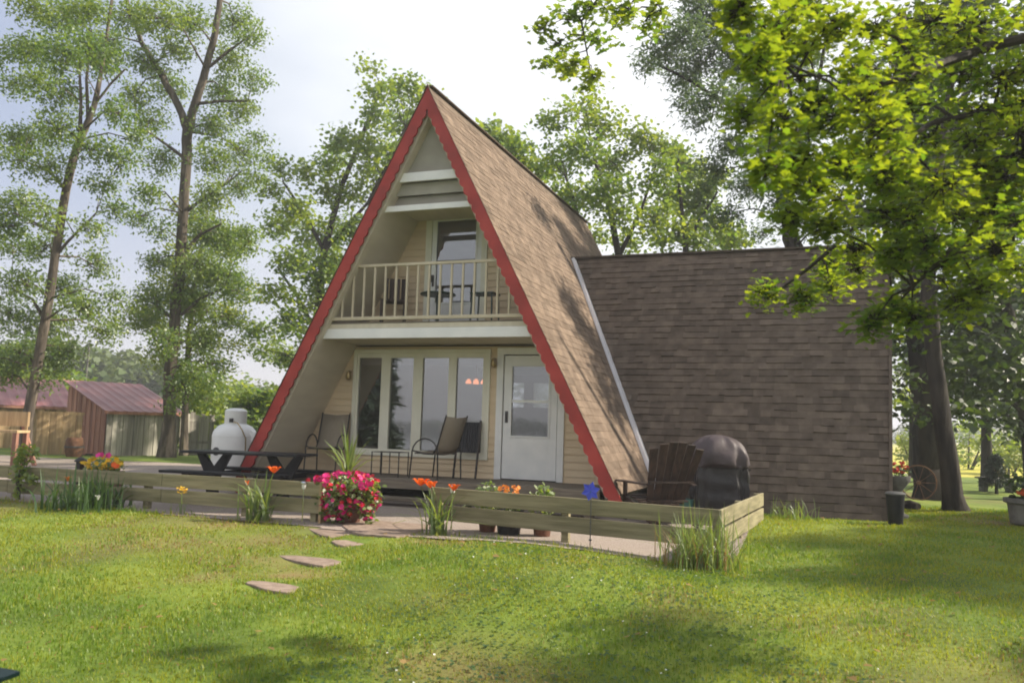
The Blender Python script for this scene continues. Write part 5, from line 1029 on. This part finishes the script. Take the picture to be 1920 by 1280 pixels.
def far_wood(name, x0, x1, y, h, n, s, seed, lm='leaf_far', zb=None):
    """a far wood that reads as one mass: trunks and a deep belt of leaf clumps"""
    g = np.random.default_rng(seed); K = n//40; x = g.uniform(x0, x1, K); yy = y+g.uniform(-14, 14, K); hh = h*(.72+.28*np.sin(x*.045+seed)*np.sin(x*.021))*g.uniform(.75, 1, K)
    zb_ = ground(x, yy) if zb is None else np.full(K, zb); z = zb_+hh*g.uniform(.05, 1, K)**.8
    P = (np.stack([x, yy, z], 1)[:, None, :]+g.normal(0, 1, (K, 40, 3))*np.array([h*.12, h*.12, h*.09])).reshape(-1, 3); P[:, 2] = np.maximum(P[:, 2], np.repeat(zb_, 40)+.2)
    return tag(leaves(name, P, g.uniform(s*.6, s*1.2, len(P)), OVAL, M[lm], None, np.clip(np.repeat(g.random(K), 40)*.6+g.normal(.2, .15, len(P)), 0, 1), .3), kind='stuff')
far_wood('far_wood', 0, 330, 330, 8.5, 26000, 1.5, 5); far_wood('far_wood', -330, -20, 170, 12, 9000, 1.6, 6)
far_wood('far_shore_wood', -420, 420, -420, 10, 36000, 1.7, 8, 'leaf_dark', -3.0)
# trees by the water behind the viewer: the panes mirror them
for k, (lab, x, y, h) in enumerate([('dark conifer on the lake shore mirrored in the second pane', -9.85, -13.7, 7.0), ('broad conifer on the lake shore mirrored in the leftmost pane', -10.0, -12.2, 9.5)]):
    g = np.random.default_rng(90+k); z = gh(x, y); t = thing('shore_conifer', lab, 'conifer', (x, y, z), 0, 'conifers on the shore behind the viewer'); b = MB(); b.tube([(0, 0, -.2), (0, 0, h*.6), (0, 0, h)], [.16, .10, .02], 8); P = []
    for i in range(60):
        zz = h*(.10+.9*i/60); r = h*(.10 if k == 0 else .17)*(1-.9*i/60)*g.uniform(.6, 1.2)
        for j in range(4): a = g.uniform(0, 6.28); e_ = np.array([r*math.cos(a), r*math.sin(a), zz-.12*r]); b.tube([(0, 0, zz), e_], [.02, .006], 4, cap=False); P.append(np.array([0, 0, zz])+(e_-np.array([0, 0, zz]))*g.uniform(.1, 1, (34, 1))+g.normal(0, .12, (34, 3)))
    b.build('trunk', M['bark_dark'], t); P = np.concatenate(P); leaves('crown', P, g.uniform(.25, .5, len(P)), LANCE, M['leaf_needle'], t, g.random(len(P)), .3, .2)

# ------------------------------------------------------------------ grass
def sample_lawn(n, r0, r1, half=58):
    r = r0*(r1/r0)**rng.random(n) if False else rng.uniform(r0, r1, n); th = rng.uniform(rad(-half), rad(half), n)
    f = np.array([_cy, _sy])
    x = CAM[0]+r*(-_sy*np.cos(th)+_cy*np.sin(th)); y = CAM[1]+r*(_cy*np.cos(th)+_sy*np.sin(th)); return x, y, r
x, y, r = sample_lawn(430000, 2.0, 17.5)
front = np.exp(-((y+2.62)/.10)**2)*(x > -9)*(x < 5.1); ok = ~in_patio(x, y) | ((y < -2.38) & (rng.random(len(x)) < .5))
ok &= ~((y > WB-.02) & (y < 2*WYR-WB) & (x < 6.95) & (x > -3.3)) & ~((np.abs(x) < 3.2) & (y > -.3))
for o in [o for o in COL.objects if o.get('category') == 'stepping stone']:
    V = np.array([v.co[:2] for v in o.data.vertices])+np.array(o.location[:2]); c_ = V.mean(0); e_ = (V.max(0)-V.min(0))/2*.92; ok &= ~((np.abs(x-c_[0]) < e_[0]) & (np.abs(y-c_[1]) < e_[1]))
n1 = vnoise(x, y, 1.1, 1)*.6+vnoise(x, y, .35, 2)*.4; dry = dryness(x, y)
p_ok = rng.random(len(x)) > np.clip((dry-.56)*2.2, 0, .75); ok &= p_ok
x, y, r, n1, dry = x[ok], y[ok], r[ok], n1[ok], dry[ok]; P = np.stack([x, y, ground(x, y)-.004], 1)
u = rng.random(len(x)); isdry = u < np.clip((dry-.50)*1.9, .03, .85); deep = (~isdry) & (rng.random(len(x)) < np.clip((n1-.42)*3.0, .05, .9))
hgt = (.022+.018*rng.random(len(x)))*(.75+.7*n1)*(1+.25*(r/17)); wd = .0035+.0007*r
edge = np.exp(-((y+2.45)/.16)**2)*((x < -.5) | (x > 1.3))*(x < 5.2)*(x > -9); hgt = hgt*(1+1.8*edge*rng.random(len(x)))
for nm, m_, mk in (('grass', 'grass_blade', ~isdry & ~deep), ('grass', 'grass_blade_deep', deep), ('dry_grass', 'grass_dry', isdry)):
    tag(blades(nm, P[mk], hgt[mk]*(.8 if nm == 'dry_grass' else 1), wd[mk], M[m_], None, np.clip(rng.normal(.58, .20, mk.sum()), 0, 1), .55, 2, curl=.4), kind='stuff')
# clover and small weeds in the lawn
x, y, r = sample_lawn(26000, 2.5, 11); nn = vnoise(x, y, 1.7, 8); ok = (~in_patio(x, y)) & (nn > .52) & (y < -2.9); P = np.stack([x, y, ground(x, y)+.022+.012*rng.random(len(x))], 1)[ok]
tag(leaves('clover', P, rng.uniform(.016, .034, len(P)), ROUND, M['leaf_green'], None, rng.random(len(P)), .7), kind='stuff')
x, y, r = sample_lawn(900, 2.5, 13); ok = (~in_patio(x, y)) & (vnoise(x, y, 1.7, 8) > .45) & (y < -2.9); P = np.stack([x, y, ground(x, y)+.045+.02*rng.random(len(x))], 1)[ok]
tag(leaves('clover_blossoms', P, rng.uniform(.010, .020, len(P)), ROUND, M['white_petal'], None, rng.random(len(P)), .6), kind='stuff')
x, y, r = sample_lawn(700, 2.5, 15); ok = ~in_patio(x, y); P = np.stack([x, y, ground(x, y)+.035+.02*rng.random(len(x))], 1)[ok]
tag(leaves('fallen_leaves', P, rng.uniform(.03, .07, len(P)), MAPLE, M['grass_dry'], None, rng.random(len(P)), .7), kind='stuff')

# ------------------------------------------------------------------ the hazy summer air
hb = MB(); hb.box(-915, 915, -915, 760, -6, 26); ho = tag(hb.build('haze', M['water']), kind='stuff')
hmat = bpy.data.materials.new('haze_air'); hmat.use_nodes = True; n_ = hmat.node_tree; n_.nodes.clear()
pv = n_.nodes.new('ShaderNodeVolumePrincipled'); pv.inputs['Color'].default_value = (.92, .94, 1, 1); pv.inputs['Density'].default_value = .0018; pv.inputs['Anisotropy'].default_value = .2
oo = n_.nodes.new('ShaderNodeOutputMaterial'); n_.links.new(pv.outputs[0], oo.inputs['Volume']); ho.data.materials.clear(); ho.data.materials.append(hmat)
